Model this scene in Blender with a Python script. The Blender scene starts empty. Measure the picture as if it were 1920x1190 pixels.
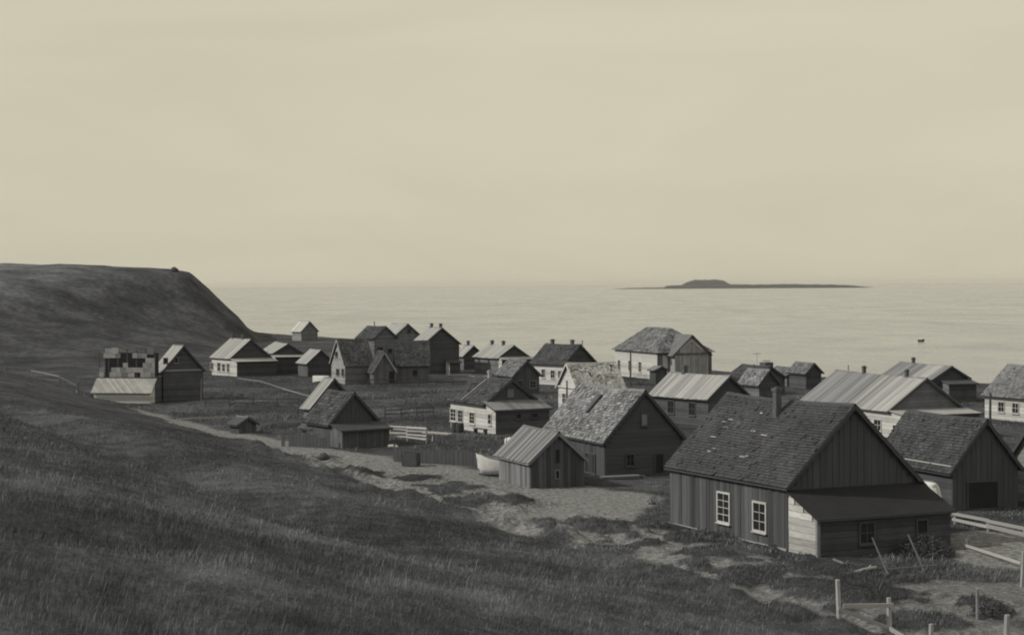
import bpy, math, random
import numpy as np
from mathutils import Matrix, Vector

random.seed(7)
rng = np.random.default_rng(11)
scene = bpy.context.scene
col = scene.collection
R = math.radians

# ------------------------------------------------------------------ camera
EYE = 12.0                       # metres above the village terrace
FPX = 3300.0                     # focal length in pixels of a 1920 wide picture
pitch, roll = -math.atan((595 - 534.5) / FPX), 0.006
fw = Vector((0, math.cos(pitch), math.sin(pitch)))
up0 = Vector((0, -math.sin(pitch), math.cos(pitch)))
rt0 = Vector((1, 0, 0))
rt = math.cos(roll) * rt0 - math.sin(roll) * up0
up = math.cos(roll) * up0 + math.sin(roll) * rt0
cd = bpy.data.cameras.new('camera')
cd.lens = FPX / 1920 * 36.0
cd.sensor_width = 36.0
cd.clip_start = 0.5
cd.clip_end = 120000
cam = bpy.data.objects.new('camera', cd)
col.objects.link(cam)
cam.matrix_world = Matrix(((rt.x, up.x, -fw.x, 0), (rt.y, up.y, -fw.y, 0), (rt.z, up.z, -fw.z, EYE), (0, 0, 0, 1)))
scene.camera = cam

# ------------------------------------------------------------------ sky and sun
SUN_EL, SUN_AZ = R(37), R(-97)     # azimuth from the view direction, negative = left
world = bpy.data.worlds.new('World')
scene.world = world
world.use_nodes = True
nt = world.node_tree
nt.nodes.clear()
N = nt.nodes.new
L_ = nt.links.new
out = N('ShaderNodeOutputWorld')
bg = N('ShaderNodeBackground')
bg.inputs['Strength'].default_value = 0.1
sky = N('ShaderNodeTexSky')
sky.sky_type = 'NISHITA'
sky.sun_disc = False
sky.sun_elevation = SUN_EL
sky.sun_rotation = SUN_AZ
sky.air_density = 1.0
sky.dust_density = 2.0
bw = N('ShaderNodeRGBToBW')
L_(sky.outputs[0], bw.inputs[0])
tc = N('ShaderNodeTexCoord')
mp = N('ShaderNodeMapping')
mp.inputs['Scale'].default_value = (1.6, 1.6, 6.0)
L_(tc.outputs['Generated'], mp.inputs[0])
nz = N('ShaderNodeTexNoise')
nz.inputs['Scale'].default_value = 2.6
nz.inputs['Detail'].default_value = 6
nz.inputs['Roughness'].default_value = 0.5
nz.inputs['Distortion'].default_value = 0.6
L_(mp.outputs[0], nz.inputs['Vector'])
rp = N('ShaderNodeMapRange')
rp.inputs['From Min'].default_value = 0.3
rp.inputs['From Max'].default_value = 0.7
rp.inputs['To Min'].default_value = 5.75
rp.inputs['To Max'].default_value = 6.45
L_(nz.outputs[0], rp.inputs[0])
mxs = N('ShaderNodeMix')           # thin overcast veils most of the clear sky
mxs.data_type = 'FLOAT'
mxs.inputs[0].default_value = 0.86
L_(bw.outputs[0], mxs.inputs[2])
L_(rp.outputs[0], mxs.inputs[3])
tint = N('ShaderNodeVectorMath')
tint.operation = 'SCALE'
tint.inputs[0].default_value = (1.065, 1.0, 0.77)
L_(mxs.outputs[0], tint.inputs['Scale'])
L_(tint.outputs[0], bg.inputs['Color'])
L_(bg.outputs[0], out.inputs[0])

sd = bpy.data.lights.new('sun', 'SUN')
sd.energy = 2.6
sd.angle = R(0.8)
sd.color = (1.0, 0.95, 0.78)
sun = bpy.data.objects.new('sun', sd)
col.objects.link(sun)
sdir = Vector((math.sin(SUN_AZ) * math.cos(SUN_EL), math.cos(SUN_AZ) * math.cos(SUN_EL), math.sin(SUN_EL)))
sun.rotation_euler = sdir.to_track_quat('Z', 'Y').to_euler()

vs = scene.view_settings
vs.view_transform = 'Standard'
vs.look = 'None'
vs.exposure = 0.0
vs.gamma = 1.0
vs.use_curve_mapping = False
scene.cycles.volume_bounces = 0
scene.cycles.max_bounces = 6
scene.cycles.filter_width = 2.0

# ------------------------------------------------------------------ helpers
def ray(u, v):
    return fw + (u - 960) / FPX * rt - (v - 595) / FPX * up

def at(u, v, z=0.0):
    """point of the horizontal plane z seen at photo position u, v"""
    d = ray(u, v)
    t = (z - EYE) / d.z
    return Vector((0, 0, EYE)) + t * d

def tag(o, label, cat, group=None):
    o['label'] = label
    o['category'] = cat
    if group:
        o['group'] = group
    return o

def empty(name, loc, rz, label, cat, group=None):
    o = bpy.data.objects.new(name, None)
    col.objects.link(o)
    o.location = loc
    o.rotation_euler = (0, 0, rz)
    o.empty_display_size = 0.3
    return tag(o, label, cat, group)

class MB:
    def __init__(self):
        self.v, self.f, self.m, self.t = [], [], [], []
    def quad(self, pts, m=0, t=0.0):
        n = len(self.v)
        self.v += [tuple(p) for p in pts]
        self.f.append(tuple(range(n, n + len(pts))))
        self.m.append(m); self.t.append(t)
    def hexa(self, b, tp, m=0, t=0.0):
        """b: four bottom corners counter-clockwise seen from above, tp: four top corners"""
        n = len(self.v)
        self.v += [tuple(p) for p in b] + [tuple(p) for p in tp]
        for q in ((3, 2, 1, 0), (4, 5, 6, 7), (0, 1, 5, 4), (1, 2, 6, 5), (2, 3, 7, 6), (3, 0, 4, 7)):
            self.f.append(tuple(n + i for i in q)); self.m.append(m); self.t.append(t)
    def box(self, x0, x1, y0, y1, z0, z1, m=0, t=0.0):
        self.hexa([(x0, y0, z0), (x1, y0, z0), (x1, y1, z0), (x0, y1, z0)],
                  [(x0, y0, z1), (x1, y0, z1), (x1, y1, z1), (x0, y1, z1)], m, t)
    def tube(self, p0, p1, r0, r1=None, n=8, m=0):
        p0, p1 = Vector(p0), Vector(p1)
        r1 = r0 if r1 is None else r1
        d = (p1 - p0).normalized()
        a = d.orthogonal().normalized()
        b = d.cross(a)
        s = len(self.v)
        for p, r in ((p0, r0), (p1, r1)):
            for i in range(n):
                w = 2 * math.pi * i / n
                self.v.append(tuple(p + r * (math.cos(w) * a + math.sin(w) * b)))
        for i in range(n):
            j = (i + 1) % n
            self.f.append((s + i, s + j, s + n + j, s + n + i)); self.m.append(m); self.t.append(0)
        self.f.append(tuple(s + i for i in reversed(range(n)))); self.m.append(m); self.t.append(0)
        self.f.append(tuple(s + n + i for i in range(n))); self.m.append(m); self.t.append(0)
    def build(self, name, mats, parent=None, smooth=False):
        me = bpy.data.meshes.new(name)
        me.from_pydata(self.v, [], self.f)
        if not isinstance(mats, (list, tuple)):
            mats = [mats]
        for m in mats:
            me.materials.append(m)
        if any(self.m):
            me.polygons.foreach_set('material_index', self.m)
        if any(self.t):
            at_ = me.attributes.new('tint', 'FLOAT', 'FACE')
            at_.data.foreach_set('value', self.t)
        if smooth:
            me.shade_smooth()
        me.update()
        o = bpy.data.objects.new(name, me)
        col.objects.link(o)
        o.parent = parent
        return o

# ------------------------------------------------------------------ materials
def tone(v, warm=None):
    """grey of the old print; light tones stay neutral under the cream light, dark ones counter it"""
    w = min(1.0, max(0.0, (v - 0.06) / 0.3)) if warm is None else warm
    return (v * (1.0 - 0.01 * (1 - w)), v * (1.05 - 0.03 * w), v * (1.30 - 0.20 * w), 1.0)

def newmat(name):
    m = bpy.data.materials.new(name)
    m.use_nodes = True
    b = m.node_tree.nodes['Principled BSDF']
    b.inputs['Roughness'].default_value = 0.9
    b.inputs['Specular IOR Level'].default_value = 0.2
    return m, m.node_tree, b

def math_node(t, op, a, b=None, clamp=False):
    n = t.nodes.new('ShaderNodeMath')
    n.operation = op
    n.use_clamp = clamp
    for i, x in enumerate((a, b)):
        if x is None:
            continue
        if isinstance(x, (int, float)):
            n.inputs[i].default_value = x
        else:
            t.links.new(x, n.inputs[i])
    return n.outputs[0]

def noise(t, vec, scale, detail=4, rough=0.6, dim=None):
    n = t.nodes.new('ShaderNodeTexNoise')
    n.inputs['Scale'].default_value = scale
    n.inputs['Detail'].default_value = detail
    n.inputs['Roughness'].default_value = rough
    t.links.new(vec, n.inputs['Vector'])
    return n.outputs[0]

def mapped(t, vec, sc):
    n = t.nodes.new('ShaderNodeMapping')
    n.inputs['Scale'].default_value = sc
    t.links.new(vec, n.inputs[0])
    return n.outputs[0]

def weathered(name, v, grain=(1.2, 14, 14), amount=0.55, rnd=0.5, lines=None, rough=0.9, blotch=0.35, bump=0.3, warm=None, spec=0.2):
    """weathered timber, shingle or limewash: streaks, blotches, per-piece variation, optional board joints along z or x"""
    m, t, b = newmat(name)
    b.inputs['Roughness'].default_value = rough
    b.inputs['Specular IOR Level'].default_value = spec
    tc = t.nodes.new('ShaderNodeTexCoord')
    oi = t.nodes.new('ShaderNodeObjectInfo')
    off = t.nodes.new('ShaderNodeVectorMath')
    off.operation = 'ADD'
    t.links.new(tc.outputs['Object'], off.inputs[0])
    sc = t.nodes.new('ShaderNodeVectorMath')
    sc.operation = 'SCALE'
    sc.inputs[0].default_value = (37, 91, 53)
    t.links.new(oi.outputs['Random'], sc.inputs['Scale'])
    t.links.new(sc.outputs[0], off.inputs[1])
    vec = off.outputs[0]
    n1 = noise(t, mapped(t, vec, grain), 1.0, 5, 0.65)
    n2 = noise(t, vec, 0.9, 4, 0.6)
    a1 = math_node(t, 'MULTIPLY_ADD', n1, 2 * amount); t.nodes[-1].inputs[2].default_value = 1 - amount
    a2 = math_node(t, 'MULTIPLY_ADD', n2, 2 * blotch); t.nodes[-1].inputs[2].default_value = 1 - blotch
    a3 = math_node(t, 'MULTIPLY_ADD', oi.outputs['Random'], rnd); t.nodes[-1].inputs[2].default_value = 1 - rnd / 2
    attr = t.nodes.new('ShaderNodeAttribute')
    attr.attribute_name = 'tint'
    a4 = math_node(t, 'ADD', attr.outputs['Fac'], 1.0)
    f = math_node(t, 'MULTIPLY', math_node(t, 'MULTIPLY', a1, a2), math_node(t, 'MULTIPLY', a3, a4))
    h = n1
    if lines:
        axis, pitch_ = lines
        sp = t.nodes.new('ShaderNodeSeparateXYZ')
        t.links.new(tc.outputs['Object'], sp.inputs[0])
        src = sp.outputs[axis]
        if axis == 0:                              # upright boards on either face
            src = math_node(t, 'ADD', sp.outputs[0], sp.outputs[1])
        fr = math_node(t, 'FRACT', math_node(t, 'DIVIDE', src, pitch_))
        fl = math_node(t, 'FLOOR', math_node(t, 'DIVIDE', src, pitch_))
        wn = t.nodes.new('ShaderNodeTexWhiteNoise')
        wn.noise_dimensions = '1D'
        t.links.new(fl, wn.inputs['W'])
        bt = math_node(t, 'MULTIPLY_ADD', wn.outputs[0], 0.35); t.nodes[-1].inputs[2].default_value = 0.82
        joint = math_node(t, 'GREATER_THAN', fr, 0.1)
        jd = math_node(t, 'MULTIPLY_ADD', joint, 0.45); t.nodes[-1].inputs[2].default_value = 0.55
        f = math_node(t, 'MULTIPLY', f, math_node(t, 'MULTIPLY', bt, jd))
        h = math_node(t, 'ADD', math_node(t, 'MULTIPLY', n1, 0.4), math_node(t, 'MULTIPLY', joint, 1.0))
    cl = t.nodes.new('ShaderNodeVectorMath')
    cl.operation = 'SCALE'
    cl.inputs[0].default_value = tone(v, warm)[:3]
    t.links.new(f, cl.inputs['Scale'])
    t.links.new(cl.outputs[0], b.inputs['Base Color'])
    bp = t.nodes.new('ShaderNodeBump')
    bp.inputs['Strength'].default_value = bump
    bp.inputs['Distance'].default_value = 0.03
    t.links.new(h, bp.inputs['Height'])
    t.links.new(bp.outputs[0], b.inputs['Normal'])
    return m

MAT = dict(
    pitch_black=weathered('tarred_felt', 0.026, (3, 6, 6), 0.3, 0.1),
    sh_pale=weathered('bleached_shingle', 0.36, (6, 6, 6), 0.4, 0.1),
    porch=weathered('porch_boards', 0.34, (8, 8, 1.5), 0.4, 0.1, (0, 0.3)),
    hut_roof=weathered('streaked_roof_board', 0.19, (0.9, 11, 11), 0.8, 1.0),
    bright_board=weathered('chalky_board', 0.42, (3.5, 14, 14), 0.9, 0.7),
    tar=weathered('tarred_shingle', 0.060, (3, 6, 6), 0.4, 0.1),
    sh_dark=weathered('dark_shingle', 0.060, (6, 6, 6), 0.4, 0.1),
    sh_mid=weathered('grey_shingle', 0.13, (6, 6, 6), 0.4, 0.1),
    sh_light=weathered('pale_shingle', 0.17, (6, 6, 6), 0.45, 0.1),
    plank_pale=weathered('pale_roof_board', 0.30, (1.0, 9, 9), 0.45, 0.45),
    plank_grey=weathered('grey_roof_board', 0.18, (1.0, 11, 11), 0.7, 0.5),
    deck=weathered('roof_deck', 0.07, (3, 6, 6), 0.4, 0.1),
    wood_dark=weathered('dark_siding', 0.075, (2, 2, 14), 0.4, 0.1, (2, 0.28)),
    wood_brown=weathered('brown_siding', 0.085, (2, 2, 14), 0.4, 0.1, (2, 0.26)),
    wood_grey=weathered('grey_siding', 0.15, (2, 2, 14), 0.45, 0.1, (2, 0.26)),
    upright_grey=weathered('upright_grey_siding', 0.13, (8, 8, 1.5), 0.45, 0.1, (0, 0.3)),
    upright_dark=weathered('upright_dark_siding', 0.085, (8, 8, 1.5), 0.45, 0.1, (0, 0.3)),
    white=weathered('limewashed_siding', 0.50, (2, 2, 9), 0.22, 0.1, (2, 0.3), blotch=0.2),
    offwhite=weathered('worn_limewash', 0.27, (3, 3, 8), 0.4, 0.1, (2, 0.24), blotch=0.3),
    board_dark=weathered('dark_board', 0.08, (1.2, 9, 9), 0.4, 0.12),
    board_brown=weathered('brown_board', 0.085, (1.2, 9, 9), 0.5, 0.6),
    board_grey=weathered('grey_board', 0.17, (1.2, 9, 9), 0.55, 0.7),
    board_white=weathered('flaking_white_board', 0.40, (2.5, 9, 9), 0.7, 0.7),
    trim=weathered('pale_trim', 0.34, (2, 8, 8), 0.35, 0.3),
    trim_dark=weathered('dark_trim', 0.07, (2, 8, 8), 0.35, 0.3),
    paint=weathered('white_paint', 0.46, (5, 9, 9), 0.5, 0.4),
    brick=weathered('sooty_brick', 0.10, (9, 9, 14), 0.5, 0.2),
    post=weathered('bleached_post', 0.30, (9, 9, 1.5), 0.4, 0.4),
    post_dark=weathered('tarred_post', 0.06, (9, 9, 1.5), 0.4, 0.3),
    stone=weathered('stone', 0.20, (3, 3, 3), 0.5, 0.3),
    pale_stone=weathered('pale_stone', 0.5, (3, 3, 3), 0.3, 0.2),
    hull=weathered('white_hull', 0.6, (4, 4, 4), 0.2, 0.1),
    inside=weathered('interior_shade', 0.03, (4, 4, 4), 0.2, 0.1),  # near-black colour standing in for the shade within openings
)
mg, tg, bgls = newmat('window_glass')
bgls.inputs['Base Color'].default_value = (0.02, 0.021, 0.024, 1)
bgls.inputs['Roughness'].default_value = 0.18
bgls.inputs['Specular IOR Level'].default_value = 0.4
MAT['glass'] = mg

# ------------------------------------------------------------------ terrain
_perm = rng.random((256, 256))
def vnoise(x, y):
    xi, yi = np.floor(x).astype(int), np.floor(y).astype(int)
    xf, yf = x - xi, y - yi
    xf = xf * xf * (3 - 2 * xf); yf = yf * yf * (3 - 2 * yf)
    g = lambda a, b: _perm[a & 255, b & 255]
    return ((g(xi, yi) * (1 - xf) + g(xi + 1, yi) * xf) * (1 - yf) + (g(xi, yi + 1) * (1 - xf) + g(xi + 1, yi + 1) * xf) * yf) * 2 - 1
def fbm(x, y, o=4):
    s, a = 0, 1
    for i in range(o):
        s = s + a * vnoise(x * 2 ** i + 17.3 * i, y * 2 ** i + 5.1 * i); a *= 0.5
    return s
def sstep(a, b, x):
    t = np.clip((x - a) / (b - a), 0, 1)
    return t * t * (3 - 2 * t)
def s_of(x, y):                 # distance into the near hillside from its foot line
    return (x - 10.8) * -0.918 + (y - 60.4) * -0.396
def t_of(x, y):
    return (x - 10.8) * -0.396 + (y - 60.4) * 0.918
SHORE = np.array([(-160, 560), (-110, 560), (-63, 455), (-37, 402), (-12, 345), (4, 292), (14, 272), (30, 240), (46, 218), (70, 195), (110, 175), (400, 120)], float)
MOUNDS = [(770, 905, 1.5, .35), (835, 925, 1.9, .45), (905, 952, 1.9, .45), (965, 953, 1.0, .3), (1010, 985, 1.4, .3), (1110, 1000, 2.1, .4), (1080, 985, 1.2, .3),
          (1222, 1030, 1.3, .3), (1290, 1015, 2.0, .2), (1350, 1040, 2.4, .2), (690, 900, 1.8, .4), (560, 868, 2.0, .3), (1160, 1045, 1.4, .25), (1420, 1085, 2.2, .25), (1500, 1105, 2.2, .25),
          (1700, 1165, 1.6, .2), (1760, 1175, 1.2, .25), (1840, 1140, .9, .35), (1040, 1010, 1.3, .3), (1640, 1120, 2.4, .12)]
MOUNDS = [(at(u_, v_).x, at(u_, v_).y, r_, h_) for u_, v_, r_, h_ in MOUNDS]
def mounds(x, y):
    z = np.zeros_like(x)
    w = np.zeros_like(x)
    brk = np.clip(1 + 1.3 * fbm(x / 1.1 + 3, y / 1.6 + 7, 3), 0.25, 4)
    for cx, cy, r_, h_ in MOUNDS:
        d = (((x - cx) / r_) ** 2 + ((y - cy) / (r_ * 1.6)) ** 2) * brk
        g = np.exp(-d * 1.3)
        z = np.maximum(z, h_ * g)
        w = np.maximum(w, g)
    return z, w
def height(x, y):
    x = np.asarray(x, float); y = np.asarray(y, float)
    s = s_of(x, y)
    sp = np.where(s > 0, s, 0)
    soft = np.sqrt(np.maximum(s, -4) ** 2 * 0 + (np.maximum(s + 1.2, 0)) ** 2)
    z = 0.215 * soft - 0.0 * sp
    z = np.minimum(z, 9 + 0.05 * soft)
    n1 = fbm(x / 22, y / 22, 3)
    n2 = fbm(x / 5 + 40, y / 5, 3)
    on = sstep(0, 14, s)
    z = z + on * (n1 * 0.55) + sstep(-1, 6, s) * n2 * 0.16
    # broken turf bank where the slope meets the road
    edge = np.exp(-((s - 1.0) / 2.2) ** 2)
    z = z + edge * np.clip(fbm(x / 2.6 + 9, y / 2.6 + 3, 3), -0.2, 1) * 0.75 * sstep(40, 56, y) * (1 - sstep(112, 150, y))
    # hollow across the upper left slope
    t = t_of(x, y)
    z = z - 1.1 * np.exp(-((s - 13 - 0.12 * (t - 20)) / 3.2) ** 2) * sstep(-5, 30, t) * (1 - sstep(75, 120, t))
    # knoll under the photographer
    z = z + 3.6 * np.exp(-(x * x + (y + 2) ** 2) / 150.0)
    # terrace undulation
    z = z + (1 - on) * fbm(x / 9, y / 9, 3) * 0.07
    z = z + mounds(x, y)[0] * (1.3 + 0.6 * n2)
    # headland
    xe = -54.0 - 0.17 * np.maximum(0, y - 385) + 0.9 * fbm(y / 25 + 4, x / 40, 2) + 0.06 * np.maximum(0, 385 - y)
    wr_ = 18.0 + 0.5 * np.clip(385 - y, 0, 90)
    tr = np.clip((xe - x) / wr_, 0, 1)
    tr = np.where(tr < 0.12, tr * tr / 0.24, np.clip((tr - 0.06) / 0.94, 0, 1))
    tr = np.where(tr > 0.9, 1 - 0.1 * np.exp(-((xe - x) / wr_ - 0.9) / 0.1), tr)
    top = 16.2 + np.clip((-75 - x) * 0.035, 0, 1.3)
    yf = 268 + 0.30 * np.clip(x + 110, 0, 60)
    front = np.clip((y - yf) / 118, 0, 1)
    front = 1 - (1 - front) ** 1.55
    back = 1 - sstep(470, 520, y)
    hl = top * tr * front * back
    hl = hl + np.minimum(hl, 4) * (0.15 * fbm(x / 14 + 3, y / 26, 4) + 0.09 * fbm(x / 5, y / 7, 3)) * (0.4 + 0.6 * np.clip(4 * tr * (1 - tr) + 0.3, 0, 1))
    z = np.maximum(z, 0) * 1.0 + np.minimum(z, 0) + hl
    # shore
    ys = np.interp(x, SHORE[:, 0], SHORE[:, 1])
    z = z - 7.5 * sstep(0, 14, (y - ys) * 0.55)
    return z

def axis_pts(segs):
    o = []
    for a, b, d in segs:
        o.append(np.arange(a, b, d))
    o.append(np.array([segs[-1][1]]))
    return np.concatenate(o)
gx = axis_pts([(-420, -150, 6), (-150, -60, 1.6), (-60, -34, 0.8), (-34, 30, 0.34), (30, 60, 0.8), (60, 150, 3), (150, 400, 8)])
gy = axis_pts([(-60, 14, 2.0), (14, 130, 0.36), (130, 260, 0.9), (260, 420, 1.6), (420, 600, 4)])
X, Y = np.meshgrid(gx, gy)
Z = height(X, Y)
nx, ny = len(gx), len(gy)
me = bpy.data.meshes.new('ground')
nv = nx * ny
idx = np.arange(nv).reshape(ny, nx)
q = np.stack([idx[:-1, :-1], idx[:-1, 1:], idx[1:, 1:], idx[1:, :-1]], -1).reshape(-1, 4)
me.vertices.add(nv)
me.vertices.foreach_set('co', np.stack([X, Y, Z], -1).astype(np.float32).ravel())
me.loops.add(q.size)
me.loops.foreach_set('vertex_index', q.astype(np.int32).ravel())
me.polygons.add(len(q))
me.polygons.foreach_set('loop_start', (np.arange(len(q)) * 4).astype(np.int32))
me.update(calc_edges=True)
me.shade_smooth()
# bare earth of the road along the foot of the slope and of trodden places
def dirt_mask(x, y):
    s, t = s_of(x, y), t_of(x, y)
    wdt = np.interp(t, [-40, -10, 5, 26, 36, 50, 62, 75, 95, 125], [4.5, 4.5, 4.8, 5.2, 11, 9.5, 7.0, 5.2, 3.0, 1.2])
    n = fbm(x / 4, y / 4, 4)
    wdt = wdt + 1.2 * (1 - sstep(55, 75, t)) - 0.4 * sstep(70, 90, t)
    m = sstep(2.2, -0.2, s + n * 1.2) * sstep(-wdt - 1.2, -wdt + 1.0, s + n * 0.9) * (1 - sstep(112, 128, t))
    # overgrown near the big house
    m = m * (0.62 + 0.38 * sstep(8, 24, t + n * 6)) * sstep(-45, -25, t)
    # worn ground between the houses
    for (cx, cy, rx, ry, a) in ((9, 96, 6, 8, .2), (22, 78, 3.0, 7, .75), (18, 66, 7, 5, .6), (6, 205, 14, 8, .2)):
        m = np.maximum(m, a * sstep(1.15, 0.5, ((x - cx) / rx) ** 2 + ((y - cy) / ry) ** 2 + n * 0.5))
    m = m * (1 - sstep(0.45, 0.7, mounds(x, y)[1] + n * .12))
    return np.clip(m, 0, 1)
da = me.attributes.new('dirt', 'FLOAT', 'POINT')
da.data.foreach_set('value', dirt_mask(X, Y).astype(np.float32).ravel())
ys_all = np.interp(X, SHORE[:, 0], SHORE[:, 1])
sa = me.attributes.new('beach', 'FLOAT', 'POINT')
sa.data.foreach_set('value', sstep(-1, 4, Y - ys_all).astype(np.float32).ravel())
sunlit_top = sstep(6.5, 13.5, Z + 3.0 * fbm(X / 30, Y / 12, 4)) * sstep(240, 300, Y) * (1 - 0.75 * sstep(-104, -80, X))  # paler headland top: sunlight painted into the turf colour
sa = me.attributes.new('sunlit_top', 'FLOAT', 'POINT')
sa.data.foreach_set('value', sunlit_top.astype(np.float32).ravel())
ground = bpy.data.objects.new('ground', me)
col.objects.link(ground)
ground['kind'] = 'structure'

def grass_color(t, vec):
    n1 = noise(t, vec, 0.11, 5, 0.6)
    n2 = noise(t, vec, 0.9, 5, 0.65)
    n3 = noise(t, vec, 6.0, 4, 0.7)
    a = math_node(t, 'ADD', math_node(t, 'MULTIPLY', n1, 0.45), math_node(t, 'MULTIPLY', n2, 0.35))
    a = math_node(t, 'ADD', a, math_node(t, 'MULTIPLY', n3, 0.2))
    r = t.nodes.new('ShaderNodeValToRGB')
    e = r.color_ramp.elements
    e[0].position, e[0].color = 0.40, tone(0.032)
    e[1].position, e[1].color = 0.62, tone(0.125)
    k = e.new(0.5)
    k.color = tone(0.060)
    t.links.new(a, r.inputs[0])
    return r.outputs[0], n2, n3
m, t, b = newmat('turf_and_earth')
b.inputs['Specular IOR Level'].default_value = 0.05
b.inputs['Roughness'].default_value = 1.0
geo = t.nodes.new('ShaderNodeNewGeometry')
pos = geo.outputs['Position']
gc, n2, n3 = grass_color(t, pos)
dn = noise(t, pos, 3.2, 8, 0.82)
dr = t.nodes.new('ShaderNodeValToRGB')
dr.color_ramp.elements[0].position, dr.color_ramp.elements[0].color = 0.41, tone(0.10, 0.6)
dr.color_ramp.elements[1].position, dr.color_ramp.elements[1].color = 0.60, tone(0.31, 0.8)
t.links.new(dn, dr.inputs[0])
at_d = t.nodes.new('ShaderNodeAttribute'); at_d.attribute_name = 'dirt'
at_b = t.nodes.new('ShaderNodeAttribute'); at_b.attribute_name = 'beach'
mk = math_node(t, 'SUBTRACT', math_node(t, 'MULTIPLY', at_d.outputs['Fac'], 1.9), math_node(t, 'MULTIPLY', n2, 0.9))
mk = math_node(t, 'ADD', mk, math_node(t, 'MULTIPLY', math_node(t, 'SUBTRACT', n3, 0.5), 1.5), True)
mk = math_node(t, 'MAXIMUM', mk, at_b.outputs['Fac'], True)
mx = t.nodes.new('ShaderNodeMix')
mx.data_type = 'RGBA'
t.links.new(mk, mx.inputs[0])
at_y = t.nodes.new('ShaderNodeAttribute'); at_y.attribute_name = 'sunlit_top'
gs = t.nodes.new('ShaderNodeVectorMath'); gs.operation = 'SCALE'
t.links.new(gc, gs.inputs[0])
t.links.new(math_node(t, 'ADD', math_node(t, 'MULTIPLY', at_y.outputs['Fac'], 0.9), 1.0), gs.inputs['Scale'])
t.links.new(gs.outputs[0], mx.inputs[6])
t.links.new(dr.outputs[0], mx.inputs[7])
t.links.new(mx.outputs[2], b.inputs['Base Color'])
bp = t.nodes.new('ShaderNodeBump')
bp.inputs['Strength'].default_value = 0.9
bp.inputs['Distance'].default_value = 0.35
hh = math_node(t, 'ADD', math_node(t, 'MULTIPLY', n2, 0.6), math_node(t, 'MULTIPLY', n3, 0.5))
t.links.new(hh, bp.inputs['Height'])
t.links.new(bp.outputs[0], b.inputs['Normal'])
me.materials.append(m)

# sea
m, t, b = newmat('sea_water')
b.inputs['Base Color'].default_value = tone(0.26)
b.inputs['Roughness'].default_value = 0.12
b.inputs['Specular IOR Level'].default_value = 0.5
b.inputs['IOR'].default_value = 1.33
geo = t.nodes.new('ShaderNodeNewGeometry')
pv = mapped(t, geo.outputs['Position'], (1.0, 1.0, 1.0))
w1 = noise(t, mapped(t, geo.outputs['Position'], (0.35, 0.8, 1)), 1.0, 5, 0.6)
w2 = noise(t, mapped(t, geo.outputs['Position'], (0.02, 0.03, 1)), 1.0, 9, 0.75)
bp = t.nodes.new('ShaderNodeBump')
w4 = noise(t, mapped(t, geo.outputs['Position'], (0.03, 0.014, 1)), 1.0, 12, 0.82)
rr_ = t.nodes.new('ShaderNodeMapRange')
rr_.inputs['From Min'].default_value = 0.36; rr_.inputs['From Max'].default_value = 0.64
rr_.inputs['To Min'].default_value = 0.03; rr_.inputs['To Max'].default_value = 0.34
t.links.new(w4, rr_.inputs[0])
t.links.new(rr_.outputs[0], b.inputs['Roughness'])
bp.inputs['Strength'].default_value = 0.85
bp.inputs['Distance'].default_value = 0.32
w3 = noise(t, mapped(t, geo.outputs['Position'], (0.5, 0.07, 1)), 1.0, 4, 0.65)
t.links.new(math_node(t, 'ADD', math_node(t, 'ADD', math_node(t, 'MULTIPLY', w1, 0.5), math_node(t, 'MULTIPLY', w3, 1.6)), math_node(t, 'MULTIPLY', w2, 3.2)), bp.inputs['Height'])
t.links.new(bp.outputs[0], b.inputs['Normal'])
SEA = -4.6
mb = MB()
S_ = 30000
mb.quad([(-S_, -2000, SEA), (S_, -2000, SEA), (S_, 45000, SEA), (-S_, 45000, SEA)])
sea = mb.build('sea', m)
sea['kind'] = 'structure'

# islands
def island(name, u0, u1, D, prof, matr, n=90):
    """prof: list of (fraction along, height in m); a low ridge with real depth"""
    x0, x1 = (u0 - 960) / FPX * D, (u1 - 960) / FPX * D
    vs_, fs = [], []
    rows = 9
    for i in range(n + 1):
        a = i / n
        h = np.interp(a, [p[0] for p in prof], [p[1] for p in prof])
        h *= 1 + 0.07 * float(vnoise(np.array([a * 37.0]), np.array([D * .01]))[0])
        dep = (x1 - x0) * 0.10 * (math.sin(math.pi * min(max(a, .02), .98)) ** 0.6) + 10
        for j in range(rows):
            c = j / (rows - 1)
            pr = max(0, math.sin(math.pi * c)) ** 0.45
            zz = SEA - 1.5 + (h + 1.5) * pr * (1 + 0.04 * float(vnoise(np.array([a * 60.0]), np.array([c * 4 + D]))[0]))
            vs_.append((x0 + (x1 - x0) * a, D + (c - 0.1) * dep, zz))
    for i in range(n):
        for j in range(rows - 1):
            k = i * rows + j
            fs.append((k, k + rows, k + rows + 1, k + 1))
    me = bpy.data.meshes.new(name)
    me.from_pydata(vs_, [], fs)
    me.materials.append(matr)
    o = bpy.data.objects.new(name, me)
    col.objects.link(o)
    o['kind'] = 'structure'
    return o
m_isl = weathered('island_rock', 0.075, (0.02, 0.02, 0.05), 0.4, 0.1, bump=0.0)
island('island', 1148, 1640, 6400, [(0, 0.5), (0.08, 4), (0.2, 5), (0.21, 11), (0.3, 13.5), (0.5, 14.5), (0.7, 14.5), (0.85, 12), (0.93, 7), (1, 0.5)], m_isl)
island('island_hill', 1276, 1376, 9800, [(0, 8), (0.1, 24), (0.2, 36), (0.34, 43), (0.5, 38), (0.66, 43), (0.8, 36), (0.9, 22), (1, 8)], m_isl, 60)

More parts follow.
